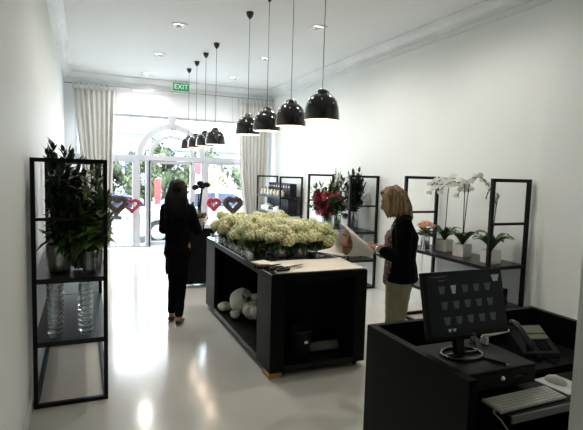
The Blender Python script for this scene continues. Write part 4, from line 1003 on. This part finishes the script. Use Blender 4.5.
# ---------------------------------------------------------------- outside
GZ = -.12
struct('ground_path', MB().box((4, 11.72, GZ-.02), (34, .95, .12)), M['path'])
struct('ground_street', MB().box((4, 27, GZ-.08), (90, 30, .06)), M['asph'])
struct('ground_verge', MB().box((4, 21.9, GZ-.01), (60, 2.2, .12)), M['path'])
def car(name, label, x, y, rz, paint, L=4.3, Hh=1.42):
    t = thing(name, label, 'car', (x, y, GZ-.05), rz)
    h = L/2; lo = [(-h, .35), (-h+.05, .62), (-h+.25, .82), (-h+.95, .92), (-h+1.05, .94), (h-.95, .96), (h-.1, .92), (h, .7), (h-.02, .32), (-h+.1, .26)]
    def loft(sec, wf, zsub=None):
        mb = MB(); vs = []; ys = (-.84, -.80, -.5, 0, .5, .80, .84); n = len(sec)
        for yy in ys:
            sc = 1 if abs(yy) < .82 else .985
            for (a, z) in sec: vs.append((a*(1-.02*(yy/.84)**2), yy*wf(z), z+(-.03 if abs(yy) > .79 else 0)))
        fs = []
        for i in range(len(ys)-1):
            for k in range(n): fs.append((i*n+k, i*n+(k+1) % n, (i+1)*n+(k+1) % n, (i+1)*n+k))
        fs += [tuple(range(n)), tuple((len(ys)-1)*n+k for k in range(n-1, -1, -1))]; mb.add(vs, fs, False); return mb
    loft(lo, lambda z: 1-.05*max(0, z-.6)).build('body', paint, t)
    cab = [(-h+1.0, .90), (-h+1.75, Hh-.04), (-h+2.1, Hh), (h-1.45, Hh-.01), (h-1.1, Hh-.06), (h-.45, .92)]
    loft(cab, lambda z: .97-.28*max(0, z-.9)/.5).build('cabin', paint, t)
    for s in (-1, 1):
        def pt(a, z): return (a, s*(.84*(.97-.28*max(0, z-.9)/.5)+.004), z-.03)
        for poly in (((-h+1.3, .98), (-h+1.85, Hh-.1), (-h+2.35, Hh-.08), (-h+2.35, .98)), ((-h+2.42, .98), (-h+2.42, Hh-.08), (h-1.45, Hh-.1), (h-.95, .98))):
            vs = [pt(*p) for p in poly]; vs2 = [(v[0], v[1]-s*.012, v[2]) for v in vs]
            MB().add(vs+vs2, [(0, 1, 2, 3), (7, 6, 5, 4)]+[(i, i+4, (i+1) % 4+4, (i+1) % 4) for i in range(4)]).build('side_window', M['carg'], t)
        MB().box((-h+.12, s*.6, .68), (.12, .32, .14), bev=.03).build('headlight', M['iconl'], t)
        MB().box((-h+1.25, s*.90, .98), (.12, .12, .09), bev=.02).build('wing_mirror', paint, t)
    MB().add([(-h+1.08, -.62, .97), (-h+1.08, .62, .97), (-h+1.72, .55, Hh-.05), (-h+1.72, -.55, Hh-.05)], [(0, 1, 2, 3)]).build('windscreen', M['carg'], t).modifiers.new('t', 'SOLIDIFY').thickness = .03
    for a in (-h+.85, h-.85):
        for s in (-1, 1):
            wo = MB().tube([(a, s*.66, .31), (a, s*.86, .31)], .31, 24).build('wheel', M['tyre'], t)
            MB().lathe([(.0001, .02), (.06, .02), (.19, .0), (.2, -.02)], c=(a, s*.862, .31), rot=Matrix.Rotation(s*R(-90), 3, 'X'), n=20).build('hub', M['alu'], wo)
    return t
car('parked_car', 'dark blue car across the street, seen through the left window', -.05, 19.6, R(180), M['carb'])
car('parked_car', 'silver white car parked at the kerb outside the shop door', 3.02, 13.35, 0, M['carw'])
def tree(label, x, y, h, rx, rz_, n, mt=None, cat='tree', name='tree', ls=.22):
    t = thing(name, label, cat, (x, y, GZ-.05), group='trees and bushes across the street')
    MB().tube([(0, 0, 0), (.05, 0, h*.35), (-.03, .05, h*.7)], [.13, .10, .05], 8).build('trunk', M['brown'], t)
    mb = MB(); cl = [Vector((rnd(-rx, rx)*.7, rnd(-.4, .4), h-rz_+rnd(-rz_, rz_)*.75)) for _ in range(9)]
    for k in range(n):
        c = random.choice(cl); d = rv(); p = c+Vector((d.x*rx*.42, d.y*.5, d.z*rz_*.42))*rnd(.6, 1.0); mb.leaf(p, rv(), ls*rnd(.7, 1.3), ls*.6)
    for c in cl: mb.ell(c, (rx*.3, .45, rz_*.3), sub=1)
    mb.build('crown', mt or M['treea'], t, fix=False)
TR = [(-.4, 24, 2.2, 1.2, 1.0), (1.2, 26.6, 2.8, 1.2, 1.2), (2.7, 24, 2.9, 1.0, 1.3), (3.9, 26.6, 3.6, 1.2, 1.6), (5.2, 24.5, 3.1, 1.2, 1.5), (6.6, 26.6, 3.1, 1.2, 1.4), (8.0, 24.5, 3.0, 1.2, 1.4), (9.4, 26.6, 3.0, 1.3, 1.3)]
TL = ('leftmost, seen beside the left rack', 'behind the dark blue car', 'just left of the shop door', 'tallest, behind the glazed door', 'right of the tallest, behind the woman in black', 'behind the right heart wreaths', 'right of the plume grass', 'rightmost, by the right curtain')
for i, (x, y, h, rx, rz_) in enumerate(TR): tree('green tree across the street, '+TL[i], x, y, h, rx, rz_, 1000)
pg = thing('plume_grass', 'pale dry plume grass clump across the street', 'ornamental grass', (5.55, 22.3, GZ+.05))
mb = MB()
for k in range(150):
    a = rnd(0, 6.28); q = rnd(.1, 1); e = Vector((math.cos(a)*q*1.0, math.sin(a)*q*.4, 1.9-.9*q*q+rnd(-.2, .2))); mb.tube([(0, 0, 0), e*.6+Vector((0, 0, .3)), e], [.012, .012, .005], 3, cap=False)
    if k % 2 == 0: mb.ell(e, (.06, .05, .12), sub=1)
mb.build('plumes', M['grass'], pg)
pb = thing('red_post', 'red roadside post seen through the shop door', 'post', (2.83, 20.9, GZ+.05))
MB().box((0, 0, .75), (.24, .25, 1.3), bev=.04).build('post_body', M['red'], pb); MB().box((0, 0, .05), (.30, .32, .1)).build('base', M['plast'], pb)
sg = thing('red_sign', 'red and white street sign right of the woman in black', 'sign', (4.42, 20.9, GZ+.05))
MB().tube([(0, 0, 0), (0, 0, 2.3)], .04).build('pole', M['white'], sg); MB().box((0, -.05, 1.9), (.4, .03, .5)).build('red_panel', M['red'], sg); MB().box((0, -.05, 1.45), (.36, .03, .3)).build('white_panel', M['white'], sg)
def house(label, x, y, w_, h_, rh, wins, win_z=(1.2, 2.2)):
    t = thing('house', label, 'house', (x, y, GZ-.05))
    wmb = MB().box((0, 0, h_/2), (w_, 5, h_))
    for k in range(int(h_/.2)): wmb.box((0, -2.51, .1+.2*k), (w_, .02, .01))
    wmb.build('walls', M['house'], t)
    MB().prism([(-w_/2-.3, h_), (w_/2+.3, h_), (w_*.3, h_+rh), (-w_*.3, h_+rh)], 'y', -2.9, 2.9).build('roof', M['roof'], t)
    for wx in wins:
        f = MB().box((wx, -2.53, sum(win_z)/2), (1.0, .06, win_z[1]-win_z[0]+.15)).build('window', M['white'], t); MB().box((wx, -2.57, sum(win_z)/2), (.8, .04, win_z[1]-win_z[0])).build('pane', M['hwin'], f)
house('pale weatherboard house with blue grey roof beyond the trees, left', .6, 33, 7, 3.9, 1.4, (-2, 0, 2), (1.5, 2.6))
house('pale weatherboard house seen behind the door trees', 8.3, 32, 6.5, 3.0, 1.0, (-2.2, -.8, 1.2), (1.3, 2.3))
